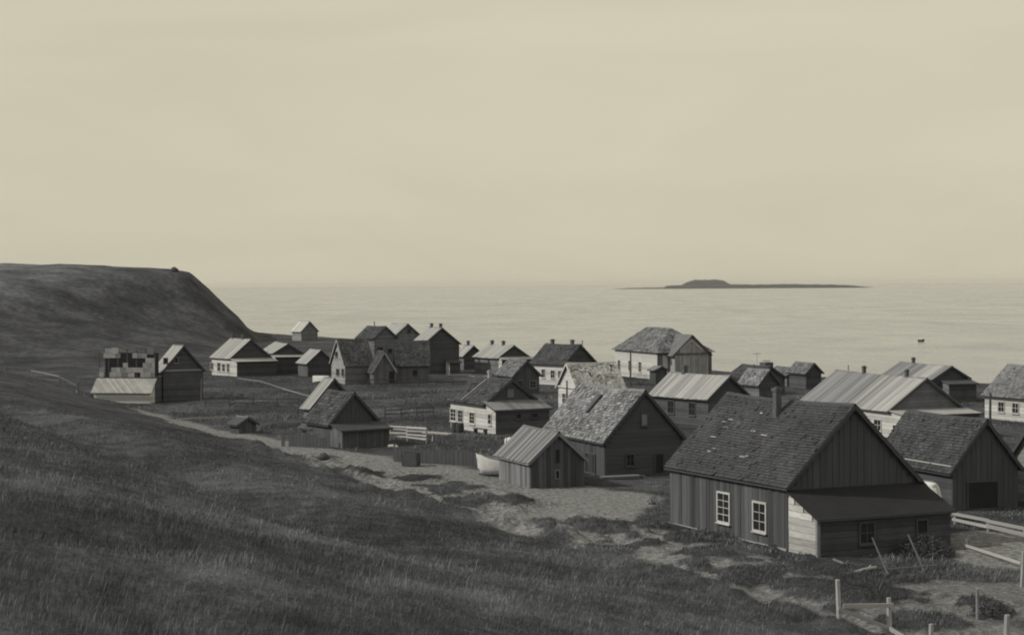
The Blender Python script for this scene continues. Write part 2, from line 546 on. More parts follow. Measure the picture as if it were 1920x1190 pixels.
# ------------------------------------------------------------------ houses
UNIT = {}
def unit_mesh(mat):
    if mat.name not in UNIT:
        b_ = MB()
        b_.box(-.5, .5, -.5, .5, -.5, .5)
        me = bpy.data.meshes.new('board')
        me.from_pydata(b_.v, [], b_.f)
        me.materials.append(mat)
        UNIT[mat.name] = me
    return UNIT[mat.name]

def board(name, parent, center, ldir, wdir, length, width, thick, mat):
    """one plank: a shared unit block stretched along ldir"""
    l = Vector(ldir).normalized()
    w = Vector(wdir).normalized()
    n = l.cross(w)
    o = bpy.data.objects.new(name, unit_mesh(mat))
    col.objects.link(o)
    o.parent = parent
    c = Vector(center)
    o.matrix_basis = Matrix(((l.x * length, w.x * width, n.x * thick, c.x), (l.y * length, w.y * width, n.y * thick, c.y),
                             (l.z * length, w.z * width, n.z * thick, c.z), (0, 0, 0, 1)))
    return o

def _vn(x, y):
    return vnoise(np.array([x]), np.array([y]))[0]

class House:
    """gabled timber house. Local x runs along the ridge, y across it; the visible gable stands at x = 0,
    the visible long side at y = 0. Type A reaches from x = -L to 0, type B from 0 to L."""
    def __init__(s, name, label, p, kind='A', cat='house', group=None, ov=0.22, z0=0.0):
        s.gx, s.gy, s.th, s.L, s.W, s.hw, s.hr = p
        s.kind, s.ov, s.z0 = kind, ov, z0
        s.root = empty(name, (s.gx, s.gy, z0), s.th, label, cat, group)
        s.x0, s.x1 = (-s.L, 0.0) if kind == 'A' else (0.0, s.L)
        s.k = s.hr / (s.W / 2)
        s.phi = math.atan(s.k)
        s.ze = s.hw - ov * s.k
        s.gs = 1 if kind == 'A' else -1         # outward direction of the visible gable
        s.root.rotation_euler = (random.uniform(-.007, .007), random.uniform(-.007, .007), s.th)
        s.sag = random.uniform(.05, .13) * min(1.2, s.L / 8)
        c, n = math.cos(s.th), math.sin(s.th)
        s.r, s.n = Vector((c, n, 0)), Vector((-n, c, 0))
    # --- photo position to wall position
    def hit(s, u, v, plane, off=0.0):
        d = ray(u, v)
        o = Vector((0, 0, EYE)) - Vector((s.gx, s.gy, s.z0))
        lo = Vector((o.dot(s.r), o.dot(s.n), o.z))
        ld = Vector((d.dot(s.r), d.dot(s.n), d.z))
        if plane == 'front':
            t = (off - lo.y) / ld.y
        elif plane == 'gable':
            t = (off - lo.x) / ld.x
        elif plane == 'ridge':
            t = (s.W / 2 - lo.y) / ld.y
        elif plane == 'slope':                  # y*k + hw = z on the visible slope
            t = (s.hw + lo.y * s.k - lo.z) / (ld.z - ld.y * s.k)
        return lo + t * ld
    # --- pieces
    def walls(s, front, gable, other=None):
        other = other or gable
        b = MB()
        x0, x1, W, hw, top = s.x0, s.x1, s.W, s.hw - 0.02, s.hw + s.hr - 0.04
        zb = -0.7
        b.quad([(x0, 0, zb), (x1, 0, zb), (x1, 0, hw), (x0, 0, hw)], 0)
        b.quad([(x1, W, zb), (x0, W, zb), (x0, W, hw), (x1, W, hw)], 2)
        g = 1
        b.quad([(x1, 0, zb), (x1, W, zb), (x1, W, hw), (x1, W / 2, top), (x1, 0, hw)], 1 if s.kind == 'A' else 2)
        b.quad([(x0, W, zb), (x0, 0, zb), (x0, 0, hw), (x0, W / 2, top), (x0, W, hw)], 2 if s.kind == 'A' else 1)
        return b.build('wall', [MAT[front], MAT[gable], MAT[other]], s.root)
    def P(s, side, a, t, h):
        """point on a roof slope: a along the ridge, t up from the eave, h out of the surface"""
        c, n = math.cos(s.phi), math.sin(s.phi)
        y, z = -s.ov + t * c - h * n, s.ze + t * n + h * c
        m_ = (a - (s.x0 + s.x1) / 2) / (s.L / 2)
        z -= s.sag * max(0.0, 1 - m_ * m_) * max(0.0, min(1.0, t / s.slope_len()))
        return Vector((a, y if side == 0 else s.W - y, z))
    def slope_len(s):
        return (s.W / 2 + s.ov) / math.cos(s.phi)
    def roof(s, kind='shingle', mat='sh_dark', course=0.27, sw=0.19, th=0.07, rough=0.35, gone=None, trim='trim_dark', plank=0.32, deckmat=None):
        T = s.slope_len()
        xa, xb = s.x0 - s.ov, s.x1 + s.ov
        b = MB()
        for side in (0, 1):
            for i in range(8):
                p, q = xa + (xb - xa) * i / 8, xa + (xb - xa) * (i + 1) / 8
                bot = [s.P(side, p, 0, 0), s.P(side, q, 0, 0), s.P(side, q, T, 0), s.P(side, p, T, 0)]
                top = [s.P(side, p, 0, th), s.P(side, q, 0, th), s.P(side, q, T, th), s.P(side, p, T, th)]
                if side:
                    bot.reverse(); top.reverse()
                b.hexa(bot, top)
        s.rf = b.build('roof', MAT[deckmat or ('deck' if kind == 'plank' else mat)], s.root)
        if kind == 'shingle':
            b = MB()
            nc = int(T / course)
            ce = T / nc
            for side in (0, 1):
                for i in range(nc):
                    a = xa - random.random() * 0.1
                    while a < xb:
                        w = sw * random.uniform(0.65, 1.35)
                        a0, a1 = max(a, xa), min(a + w, xb)
                        a += w
                        if a1 - a0 < 0.04:
                            continue
                        if gone and gone(side, (a0 + a1) / 2, i * ce):
                            continue
                        t0 = i * ce - (0.03 if i == 0 else random.uniform(-.02, .02))
                        t1 = min(i * ce + ce * 1.25, T + 0.02)
                        h0, h1 = th + 0.035 + random.uniform(-.006, .016), th + 0.004
                        wv = 0.03 * (1 + float(_vn(a0 * .5 + 3 * side, t0 * .6)))
                        h0 += wv; h1 += wv
                        if random.random() < .012:
                            continue
                        if random.random() < .02:
                            h0 += .05
                        tn = random.gauss(0, rough) + 0.18 * float(_vn(a0 * .8 + 50, t0 * .8 + 9))
                        tn = max(-0.6, min(1.3, tn))
                        g = 0.004
                        p = [s.P(side, a0 + g, t0, h0), s.P(side, a1 - g, t0, h0 + random.uniform(-.004, .004)), s.P(side, a1 - g, t1, h1), s.P(side, a0 + g, t1, h1),
                             s.P(side, a0 + g, t0, th), s.P(side, a1 - g, t0, th)]
                        n = len(b.v)
                        b.v += [tuple(q_) for q_ in p]
                        fl = ((0, 1, 2, 3), (4, 5, 1, 0), (5, 2, 1), (4, 0, 3))
                        for f_ in fl:
                            f_ = f_ if side == 0 else tuple(reversed(f_))
                            b.f.append(tuple(n + q_ for q_ in f_)); b.m.append(0); b.t.append(tn)
            sh = b.build('shingles', MAT[mat], s.rf)
            sh['kind'] = 'stuff'
        else:
            c, n = math.cos(s.phi), math.sin(s.phi)
            for side in (0, 1):
                ld = (0, c, n) if side == 0 else (0, -c, n)
                a = xa
                while a < xb - 0.05:
                    w = min(plank * random.uniform(0.8, 1.2), xb - a)
                    if not (gone and gone(side, a + w / 2, 0)):
                        tl = T + random.uniform(0.0, 0.10)
                        t0 = -random.uniform(0, 0.08)
                        ctr = s.P(side, a + w / 2, (t0 + tl) / 2 - .02, th + 0.02 + random.uniform(0, .022))
                        board('roof_board', s.rf, ctr, ld, (1, 0, 0), tl - t0 - .04, w - 0.025, 0.03, MAT[mat])
                    a += w
        # ridge cap and barge boards of the visible gable
        zr = s.hw + s.hr + th / math.cos(s.phi)
        b = MB()
        for sg in (-1, 1):
            c, n = math.cos(s.phi) * 0.16, math.sin(s.phi) * 0.16
            y = s.W / 2
            h = 0.075
            for i in range(8):
                p0, p1 = xa - .01 + (xb - xa + .02) * i / 8, xa - .01 + (xb - xa + .02) * (i + 1) / 8
                d0, d1 = [s.sag * max(0, 1 - ((p_ - (s.x0 + s.x1) / 2) / (s.L / 2)) ** 2) for p_ in (p0, p1)]
                jt = random.uniform(-.006, .012)
                z0_, z1_ = zr + h - .03 - d0 + jt, zr + h - .03 - d1 + jt
                bt = [(p0, y, z0_), (p1, y, z1_), (p1, y + sg * c, z1_ - n), (p0, y + sg * c, z0_ - n)]
                tp = [(q_[0], q_[1], q_[2] + .03) for q_ in bt]
                if sg < 0:
                    bt.reverse(); tp.reverse()
                b.hexa(bt, tp)
        b.build('ridge_cap', MAT[mat if kind == 'shingle' else 'plank_grey'], s.rf)
        xg = xb + 0.018 if s.kind == 'A' else xa - 0.018
        c, n = math.cos(s.phi), math.sin(s.phi)
        for side in (0, 1):
            ld = (0, c, n) if side == 0 else (0, -c, n)
            board('barge_board', s.rf, s.P(side, xg, T / 2, th / 2 - .03), ld, (0, -n, c) if side == 0 else (0, n, c), T, 0.18, 0.03, MAT[trim])
        board('eave_board', s.rf, s.P(0, (xa + xb) / 2, -0.018, 0.01), (1, 0, 0), (0, 0, 1), xb - xa, 0.13, 0.03, MAT[trim])
    def chimney(s, u, vtop, wpx, mat='brick', cap=True, plane='ridge', pipe=False, off=0.0):
        q_ = s.hit(u, vtop, plane, off)
        D = s.gy
        w = wpx * D / FPX
        y = q_.y
        zb = s.hw + s.hr - abs(y - s.W / 2) * s.k - 0.35
        zt = max(q_.z, s.hw + s.hr + (0.45 if pipe else 0.62)) if plane == 'ridge' else q_.z
        b = MB()
        if pipe:
            b.tube((q_.x, y, zb), (q_.x, y, zt), w / 2, n=10)
            b.tube((q_.x, y, zt - .02), (q_.x, y, zt + .12), w * 0.9, w * 0.5, n=10)
        else:
            h = w / 2
            b.box(q_.x - h, q_.x + h, y - h, y + h, zb, zt - 0.16)
            if cap:
                b.box(q_.x - h * 1.28, q_.x + h * 1.28, y - h * 1.28, y + h * 1.28, zt - 0.157, zt)
            b.box(q_.x - h * .6, q_.x + h * .6, y - h * .6, y + h * .6, zt + 0.002, zt + 0.06)
        return b.build('stovepipe' if pipe else 'chimney', MAT[mat], s.rf)
    def window(s, plane, u0, v0, u1, v1, off=0.0, frame='paint', bars=(1, 2), fw_=0.09, glass='glass', sill=True, name='window'):
        a_ = s.hit(u0, (v0 + v1) / 2, plane, off); b_ = s.hit(u1, (v0 + v1) / 2, plane, off)
        c_ = s.hit((u0 + u1) / 2, v0, plane, off); d_ = s.hit((u0 + u1) / 2, v1, plane, off)
        if plane == 'front':
            p0, p1 = sorted((a_.x, b_.x))
        else:
            p0, p1 = sorted((a_.y, b_.y))
        z1, z0 = c_.z, d_.z
        return s.window_at(plane, p0, p1, z0, z1, off, frame, bars, fw_, glass, sill, name)
    def window_at(s, plane, p0, p1, z0, z1, off=0.0, frame='paint', bars=(1, 2), fw_=0.09, glass='glass', sill=True, name='window'):
        def add(b, q0, q1, r0, r1, d0, d1):        # d: outwards
            if plane == 'front':
                b.box(q0, q1, off - d1, off - d0, r0, r1)
            else:
                e0, e1 = sorted((off + s.gs * d0, off + s.gs * d1))
                b.box(e0, e1, q0, q1, r0, r1)
        b = MB()
        D_ = 0.06
        add(b, p0 - fw_, p0, z0 - fw_, z1 + fw_, 0.002, D_)
        add(b, p1, p1 + fw_, z0 - fw_, z1 + fw_, 0.002, D_)
        add(b, p0, p1, z1, z1 + fw_, 0.002, D_)
        add(b, p0, p1, z0 - fw_, z0, 0.002, D_)
        o = b.build(name, MAT[frame], s.root)
        b = MB()
        add(b, p0, p1, z0, z1, 0.004, 0.016)
        b.build('pane' if glass == 'glass' else 'shutter_or_shade', MAT[glass], o)  # opaque fills: board shutters, and near-black sheets painted as interior shade
        if bars:
            b = MB()
            bw_ = 0.035
            for i in range(bars[0]):
                x = p0 + (p1 - p0) * (i + 1) / (bars[0] + 1)
                add(b, x - bw_ / 2, x + bw_ / 2, z0, z1, 0.018, 0.04)
            for i in range(bars[1]):
                z = z0 + (z1 - z0) * (i + 1) / (bars[1] + 1)
                add(b, p0, p1, z - bw_ / 2, z + bw_ / 2, 0.02, 0.044)
            b.build('glazing_bar', MAT[frame], o)
        if sill:
            b = MB()
            add(b, p0 - fw_ * 1.4, p1 + fw_ * 1.4, z0 - fw_ - .05, z0 - fw_ - .002, 0.002, 0.12)
            b.build('sill', MAT[frame], o)
        return o
    def door(s, plane, u0, v0, u1, off=0.0, mat='inside', frame='board_dark'):
        a_ = s.hit(u0, v0, plane, off); b_ = s.hit(u1, v0, plane, off)
        p0, p1 = sorted((a_.x, b_.x)) if plane == 'front' else sorted((a_.y, b_.y))
        return s.window_at(plane, p0, p1, 0.06, a_.z, off, frame, None, 0.08, mat, False, 'door')
    def siding_up(s, plane, w, mat, gap=0.015, skip=None, thick=0.03):
        """upright boards nailed over the wall, one object each"""
        lo, hi = (s.x0, s.x1) if plane == 'front' else (0.0, s.W)
        a = lo
        while a < hi - 0.03:
            ww = min(w * random.uniform(0.75, 1.25), hi - a)
            m_ = a + ww / 2
            top = s.hw - 0.03 if plane == 'front' else s.hw + s.hr - abs(m_ - s.W / 2) * s.k - 0.10 - ww / 2 * s.k
            zb = -0.12 + random.uniform(-.05, .05)
            pos = (m_, -thick / 2 - random.uniform(.003, .02), (top + zb) / 2) if plane == 'front' else (s.gs * (thick / 2 + random.uniform(.003, .02)), m_, (top + zb) / 2)
            wd = (1, 0, 0) if plane == 'front' else (0, 1, 0)
            if top - zb > 0.2:
                tl_ = random.uniform(-.009, .009)
                board('wall_board', s.root, pos, (tl_, 0, 1) if plane == 'front' else (0, tl_, 1), wd, top - zb, ww - gap * random.uniform(.6, 2), thick, MAT[mat])
            a += ww
    def siding_flat(s, plane, w, mat, z0=-0.1, z1=None, thick=0.03, lo=None, hi=None, off=0.0):
        z = z0
        full = z1 or (s.hw if plane == 'front' else s.hw + s.hr - 0.25)
        while z < full - 0.05:
            ww = w * random.uniform(0.85, 1.15)
            zt = min(z + ww, full)
            if plane == 'front':
                l, h = (s.x0 if lo is None else lo), (s.x1 if hi is None else hi)
            else:
                inset = max(0, (zt - s.hw) / s.k + 0.12) if zt > s.hw - .1 else 0.0
                l, h = (0 if lo is None else lo) + inset, (s.W if hi is None else hi) - inset
            if h - l > 0.15:
                d = thick / 2 + random.uniform(.003, .018)
                pos = ((l + h) / 2, off - d, (z + zt) / 2) if plane == 'front' else (off + s.gs * d, (l + h) / 2, (z + zt) / 2)
                board('wall_board', s.root, pos, (1, 0, 0) if plane == 'front' else (0, 1, 0), (0, 0, 1), h - l, zt - z - 0.012, thick, MAT[mat])
            z = zt
    def leanto(s, d, ztop, zeave, wallmat, sidemat, roofmat='deck', y0=0.0, y1=None, planks=None, trim='trim_dark', boards=None):
        """pent-roofed entry built against the visible gable"""
        y1 = s.W if y1 is None else y1
        e = -0.003
        y0 -= e; y1 += e
        b = MB()
        zb = -0.7
        zd = zeave + (ztop - zeave) * 0.0
        b.quad([(0.002, y0, zb), (d, y0, zb), (d, y0, zeave), (0.002, y0, ztop)], 0)
        b.quad([(d, y0, zb), (d, y1, zb), (d, y1, zeave), (d, y0, zeave)], 1)
        b.quad([(d, y1, zb), (0.002, y1, zb), (0.002, y1, ztop), (d, y1, zeave)], 1)
        lw = b.build('entry_wall', [MAT[sidemat], MAT[wallmat]], s.root)
        sl = (ztop - zeave) / d
        o_ = 0.2
        b = MB()
        X0, X1 = 0.03, d + o_
        zz = lambda x: ztop - sl * x
        bt = [(X0, y0 - o_, zz(X0) + .012), (X1, y0 - o_, zz(X1) + .012), (X1, y1 + o_, zz(X1) + .012), (X0, y1 + o_, zz(X0) + .012)]
        b.hexa(bt, [(q_[0], q_[1], q_[2] + .06) for q_ in bt])
        er = b.build('entry_roof', MAT[roofmat], s.root)
        if planks:
            y = y0 - o_
            ang = math.atan(sl)
            while y < y1 + o_ - .05:
                w = min(0.33 * random.uniform(.8, 1.2), y1 + o_ - y)
                xm = (X0 + X1) / 2
                board('roof_board', er, (xm, y + w / 2, zz(xm) + .105 + random.uniform(0, .02)), (math.cos(ang), 0, -math.sin(ang)), (0, 1, 0), (X1 - X0) / math.cos(ang), w - .02, .03, MAT[planks])
                y += w
        board('eave_board', er, (X1 + .02, (y0 + y1) / 2, zz(X1) + .02), (0, 1, 0), (0, 0, 1), y1 - y0 + 2 * o_, .13, .03, MAT[trim])
        return lw, er

# ---- the big dark house in the right foreground
h = House('dark_boarded_house', 'large dark boarded house in the right foreground with two white-framed windows', (12.33, 78.56, -1.14, 10.55, 6.9, 3.05, 3.34))
h.walls('wood_dark', 'upright_dark')
h.siding_up('front', 0.30, 'board_brown')
h.roof('shingle', 'sh_dark', rough=0.15, course=0.17, sw=0.12)
h.siding_up('gable', 0.34, 'board_dark')
h.chimney(1457, 726, 13, plane='front', off=h.W / 2 - 0.75)
aw = 1.55                               # the back slope runs on down over a low aisle
b = MB()
c_, n_ = math.cos(h.phi), math.sin(h.phi)
za, zz_ = h.hw - aw * h.k, h.hw
xa, xb = h.x0 - .22, h.x1 + .22
bt = [(xa, h.W + .1, zz_ - .1 * h.k + .03), (xb, h.W + .1, zz_ - .1 * h.k + .03), (xb, h.W + aw + .2, za - .2 * h.k + .03), (xa, h.W + aw + .2, za - .2 * h.k + .03)]
b.hexa(list(reversed(bt)), [(q_[0], q_[1] + .02, q_[2] + .11) for q_ in reversed(bt)])
b.build('aisle_roof', MAT['sh_dark'], h.root)
b = MB()
b.quad([(h.x1, h.W + .004, -.7), (h.x1, h.W + aw, -.7), (h.x1, h.W + aw, za), (h.x1, h.W + .004, h.hw - .02)])
b.quad([(h.x1, h.W + aw, -.7), (h.x0, h.W + aw, -.7), (h.x0, h.W + aw, za), (h.x1, h.W + aw, za)])
b.quad([(h.x0, h.W + aw, -.7), (h.x0, h.W + .004, -.7), (h.x0, h.W + .004, h.hw - .02), (h.x0, h.W + aw, za)])
b.build('aisle_wall', MAT['upright_dark'], h.root)
h.window('front', 1347, 924, 1368, 976, off=-0.05, bars=(1, 3), fw_=0.085)
h.window('front', 1414, 943, 1436, 993, off=-0.05, bars=(1, 2), fw_=0.095)
lw, er = h.leanto(2.3, 2.72, 1.75, 'wood_dark', 'offwhite', 'pitch_black', y1=h.W + .25)
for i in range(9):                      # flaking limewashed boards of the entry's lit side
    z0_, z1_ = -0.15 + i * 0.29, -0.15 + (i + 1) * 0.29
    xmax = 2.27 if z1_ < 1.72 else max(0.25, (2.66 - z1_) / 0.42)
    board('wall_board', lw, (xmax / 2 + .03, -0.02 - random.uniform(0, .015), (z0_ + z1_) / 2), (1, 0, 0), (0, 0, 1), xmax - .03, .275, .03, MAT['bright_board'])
b = MB(); b.box(2.22, 2.36, -0.10, 0.06, -0.6, 1.74); b.build('corner_post', MAT['board_grey'], lw)
b = MB(); b.box(-h.L - .05, -.02, -.16, -.06, -.2, .13); b.build('sill_plank', MAT['trim'], h.root)
h.window_at('gable', 2.2, 2.9, 0.55, 1.4, off=2.3, frame='board_dark', bars=(1, 1))
h.window_at('gable', 5.3, 5.8, 0.8, 1.35, off=2.3, frame='board_dark', bars=None)
for k in range(14):                    # a few pale replaced shingles
    a, tt = random.uniform(-9, -4), random.uniform(1.0, 4.2)
    board('pale_shingle', h.rf, h.P(0, a, tt, .135), (1, 0, 0), (0, math.cos(h.phi), math.sin(h.phi)), random.uniform(.2, .5), .07, .02, MAT['trim'])

# ---- the shingled house left of it
h = House('shingled_house', 'pale speckled shingle roof house with dark gable behind the small hut', (5.79, 109.89, -1.19, 9.52, 5.4, 2.28, 2.95))
h.walls('upright_dark', 'wood_dark')
h.roof('shingle', 'sh_light', rough=0.42, course=0.2, sw=0.16)
h.siding_flat('gable', 0.27, 'board_dark')
h.siding_up('front', 0.32, 'board_dark')
h.window('gable', 1203, 776, 1214, 797, off=.05, frame='board_dark', bars=None, glass='board_grey', fw_=.05)
h.window('gable', 1175, 852, 1188, 872, off=.05, frame='board_dark', bars=(1, 1))
h.door('gable', 1229, 852, 1243, off=.05)
h.door('front', 1099, 849, 1116, off=-.05)
q0, q1 = h.hit(1131, 743, 'slope'), h.hit(1103, 776, 'slope')
b = MB()
c_, n_ = math.cos(h.phi), math.sin(h.phi)
b.box(-.16, .16, 0, (q1 - q0).length, .10, .24)
ht = b.build('roof_hatch', MAT['board_dark'], h.rf)
dd = (q0 - q1).normalized(); nn = Vector((0, -n_, c_)); ww = dd.cross(nn)
ht.matrix_basis = Matrix(((ww.x, dd.x, nn.x, q1.x), (ww.y, dd.y, nn.y, q1.y), (ww.z, dd.z, nn.z, q1.z), (0, 0, 0, 1)))

# ---- little hut on the road
h = House('plank_hut', 'small hut of upright planks with streaky plank roof beside the road', (1.07, 103.24, -1.2, 5.2, 3.4, 1.7, 1.53), cat='hut')
h.walls('upright_grey', 'upright_dark')
h.roof('plank', 'hut_roof', plank=0.24, trim='board_grey')
h.siding_up('front', 0.24, 'board_grey')
h.siding_up('gable', 0.26, 'board_brown')
h.window('gable', 1041, 842, 1049, 868, off=.05, frame='board_brown', bars=None, glass='inside', fw_=.05, sill=False)
h.window('gable', 1042, 882, 1048, 896, off=.05, frame='board_grey', bars=None, glass='inside', fw_=.06, sill=False)

# ---- white fronted cottage with entry
h = House('white_fronted_cottage', 'dark-roofed cottage with white front and dark entry beyond the pen', (-2.27, 142.62, -1.09, 6.39, 4.92, 2.4, 1.83), cat='cottage')
h.walls('white', 'wood_dark')
h.roof('shingle', 'sh_dark', rough=0.3)
h.siding_flat('gable', 0.3, 'board_dark', z0=2.0)
for w_ in ((845.5, 767, 855, 788), (859.5, 769.5, 867.5, 790), (881, 773.5, 890, 793)):
    h.window('front', *w_, frame='paint', bars=(1, 2))
h.leanto(1.95, 2.5, 1.95, 'wood_brown', 'white', 'deck', planks='plank_grey')
h.window('front', 916, 777, 921, 794, off=0.0, frame='paint', bars=(0, 1))
h.window('gable', 951, 729, 964, 745, off=.05, frame='board_dark', bars=None, glass='board_grey', fw_=.05, sill=False)
h.window_at('gable', 1.9, 2.3, 1.25, 1.6, off=1.95, frame='board_dark', bars=None)
h.window_at('gable', 3.3, 3.8, 1.3, 1.6, off=1.95, frame='board_dark', bars=None)
h.chimney(918, 703, 6, mat='trim')
q0, q1 = h.hit(914, 713, 'slope'), h.hit(866, 753, 'slope')
board('roof_batten', h.rf, (q0 + q1) / 2 + Vector((0, -.1, .12)), q1 - q0, (1, 0, 0), (q1 - q0).length, .1, .05, MAT['trim'])

# ---- dark gabled house behind it
h = House('dark_gabled_house', 'dark gabled house with two small windows behind the white-fronted cottage', (0.12, 193.46, -1.16, 4.67, 3.1, 2.1, 1.5))
h.walls('wood_brown', 'upright_dark')
h.roof('shingle', 'sh_mid', rough=0.3)
h.window('gable', 970, 714, 979, 725, frame='board_grey', bars=(1, 1))
h.window('gable', 994, 714, 1004, 726, frame='board_grey', bars=(1, 1))

h = House('pale_roofed_house', 'house with long pale plank roof and two chimneys left of the dark-roofed white house', (-1.84, 237.13, -1.11, 7.59, 4.6, 2.25, 1.52))
h.walls('wood_grey', 'wood_dark')
h.roof('plank', 'plank_pale', plank=0.38)
h.chimney(923, 640, 5); h.chimney(944, 642, 5)
h.leanto(1.0, 2.3, 2.0, 'wood_dark', 'white', 'trim')

h = House('small_pale_roofed_house', 'narrow little house with pale roof and one chimney beside the tall dark gable', (-6.92, 251.1, -1.12, 3.11, 3.05, 1.98, 1.31))
h.walls('wood_grey', 'wood_dark')
h.roof('plank', 'plank_pale', plank=0.36)
h.chimney(878, 639, 4.5)

h = House('tall_dark_gabled_house', 'tall dark gabled house with bright left roof and two chimneys against the sea', (-11.89, 237.62, -1.11, 4.14, 5.2, 4.17, 2.05))
h.walls('wood_brown', 'wood_dark')
h.roof('plank', 'plank_pale', plank=0.36)
h.chimney(809, 607, 4.5); h.chimney(826, 609, 4.5)
h.leanto(1.2, 1.9, 1.6, 'wood_dark', 'white', 'deck', y0=3.2, y1=4.8)

h = House('house_with_attic_window', 'pale-roofed house with round-looking attic window in its sunlit grey gable', (-17.67, 267.67, -1.03, 4.72, 3.92, 4.57, 1.56))
h.walls('wood_grey', 'wood_grey')
h.roof('plank', 'plank_pale', plank=0.36)
h.window('gable', 764, 617, 769, 624, frame='board_dark', bars=None, sill=False)

h = House('tall_grey_gabled_house', 'tall grey boarded house with dark roof and stovepipe, leftmost of the tall trio', (-18.82, 240.01, -0.92, 4.31, 3.6, 4.94, 1.45))
h.walls('wood_grey', 'wood_grey')
h.roof('shingle', 'sh_dark', rough=0.3)
h.window('gable', 708, 652, 717, 661, frame='board_dark', bars=(1, 0))
h.window('gable', 728, 654, 734, 660, frame='board_dark', bars=None)
h.chimney(702, 604, 1.8, pipe=True, mat='brick')

h = House('steep_gabled_house', 'steep dark-roofed house with sunlit pale gable facing left', (-20.56, 216.0, 0.40, 3.6, 5.62, 2.51, 2.8), kind='B')
h.walls('wood_grey', 'offwhite')
h.roof('shingle', 'sh_dark', rough=0.3, trim='trim')
h.window('gable', 631, 692, 636, 703, frame='board_grey', bars=(1, 1))
h.window('gable', 641, 692, 645, 704, frame='board_grey', bars=(1, 1))
h.window('gable', 629, 660, 633, 668, frame='board_grey', bars=None)

h = House('grey_byre', 'low grey byre with one window below the tall gabled houses', (-14.3, 217.5, 0.10, 4.0, 4.4, 2.3, 2.7), kind='B', cat='byre')
h.walls('upright_grey', 'wood_grey')
h.roof('shingle', 'sh_dark', rough=0.25)
h.window('front', 775, 694, 782, 703, frame='board_dark', bars=(1, 0))
h = House('pent_shed', 'narrow grey shed with open dark doorway beside the low byre', (-16.9, 214.5, -1.25, 2.6, 2.6, 1.8, 2.1), cat='shed')
h.walls('upright_grey', 'upright_grey')
h.roof('shingle', 'sh_dark', rough=0.25, trim='trim')
h.door('gable', 730, 697, 739)

h = House('far_point_house', 'small lone house with bright roof out on the grassy point', (-46.63, 389.18, -0.94, 4.14, 4.16, 2.1, 2.06))
h.walls('offwhite', 'wood_grey')
h.roof('plank', 'paint', plank=0.45)

h = House('long_white_house', 'white house with row of windows and bright roof below the headland', (-37.75, 235.7, -0.99, 6.2, 5.82, 2.5, 2.38))
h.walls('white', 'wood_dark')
h.roof('plank', 'plank_pale', plank=0.4)
for w_ in ((395, 680, 400, 692), (408, 680, 413.5, 695), (417, 682, 422, 696), (426, 682, 430, 697)):
    h.window('front', *w_, frame='paint', bars=(1, 1), fw_=.07)
h.leanto(2.0, 2.35, 2.0, 'wood_dark', 'white', 'trim')
h.chimney(437, 629, 5); h.chimney(456, 630, 5)

h = House('half_hidden_house', 'bright-roofed house with white side wall right of the long white house', (-32.71, 241.47, -1.25, 9.0, 3.9, 2.88, 1.2))
h.walls('white', 'wood_dark')
h.roof('plank', 'plank_pale', plank=0.4)
h.leanto(1.2, 2.6, 2.35, 'wood_dark', 'white', 'trim')

h = House('small_shed', 'little shed with single bright plank slope left of the steep gabled house', (-27.34, 234.91, -1.07, 3.47, 3.73, 1.79, 1.6), cat='shed')
h.walls('upright_grey', 'wood_dark')
h.roof('plank', 'plank_pale', plank=0.36)

# ---- ruin under the headland
h = House('ruined_house', 'roofless ruined house with ragged holed upper wall below the headland', (-37.35, 183.6, -0.12, 6.0, 5.0, 2.75, 3.1), cat='ruin', ov=0.15)
b = MB()
b.quad([(-h.L, 0, -.7), (0, 0, -.7), (0, 0, 2.6), (-h.L, 0, 2.6)])
b.quad([(0, 0, -.7), (0, h.W, -.7), (0, h.W, 2.6), (0, 0, 2.6)])
b.quad([(0, h.W, -.7), (-h.L, h.W, -.7), (-h.L, h.W, 2.6), (0, h.W, 2.6)])
b.quad([(-h.L, h.W, -.7), (-h.L, 0, -.7), (-h.L, 0, 2.6), (-h.L, h.W, 2.6)])
b.build('wall', MAT['wood_brown'], h.root)
c_, n_ = math.cos(h.phi), math.sin(h.phi)
h.rf = h.root
def ruin_panel(x, z, plane):
    frac = (z - 2.6) / 3.0
    return float(_vn(x * 1.25 + 31.4 + 40 * plane, z * 1.3 + 7)) > 0.24
for plane, lo, hi in ((0, -h.L, 0),):
    for i in range(6):
        z = 2.62 + i * .5
        a = lo
        while a < hi - .1:
            w = min(random.uniform(.45, .75), hi - a)
            if not ruin_panel(a + w / 2, z, plane):
                pos = (a + w / 2, .03 + random.uniform(-.02, .02), z + .25) if plane == 0 else (-.03, a + w / 2, z + .25)
                board('wall_panel', h.root, pos, (1, 0, random.uniform(-.02, .02)) if plane == 0 else (0, 1, 0), (0, 0, 1), w + .01, .51 + (random.uniform(-.3, .25) if i == 5 else 0), .04, MAT[random.choice(['post', 'post', 'board_grey', 'trim'])])
            a += w
for i in range(7):
    x = -h.L + h.L * i / 6
    board('stud', h.root, (x, .12, 4.0 + random.uniform(-.1, .15)), (0, 0, 1), (1, 0, 0), 2.9, .12, .1, MAT['board_dark'])
board('hole_shade_sheet', h.root, (-h.L / 2, 1.6, 3.85), (1, 0, 0), (0, 0, 1), h.L - .2, 2.5, .08, MAT['inside'])  # added dark sheet that makes the wall's holes read as shaded
b = MB()                                   # side aisle roof and wall along the front
b.quad([(-h.L, -1.6, -.6), (0, -1.6, -.6), (0, -1.6, 1.15), (-h.L, -1.6, 1.15)])
b.quad([(0, -1.6, -.6), (0, -.003, -.6), (0, -.003, 2.35), (0, -1.6, 1.15)])
b.quad([(-h.L, -.003, -.6), (-h.L, -1.6, -.6), (-h.L, -1.6, 1.15), (-h.L, -.003, 2.35)])
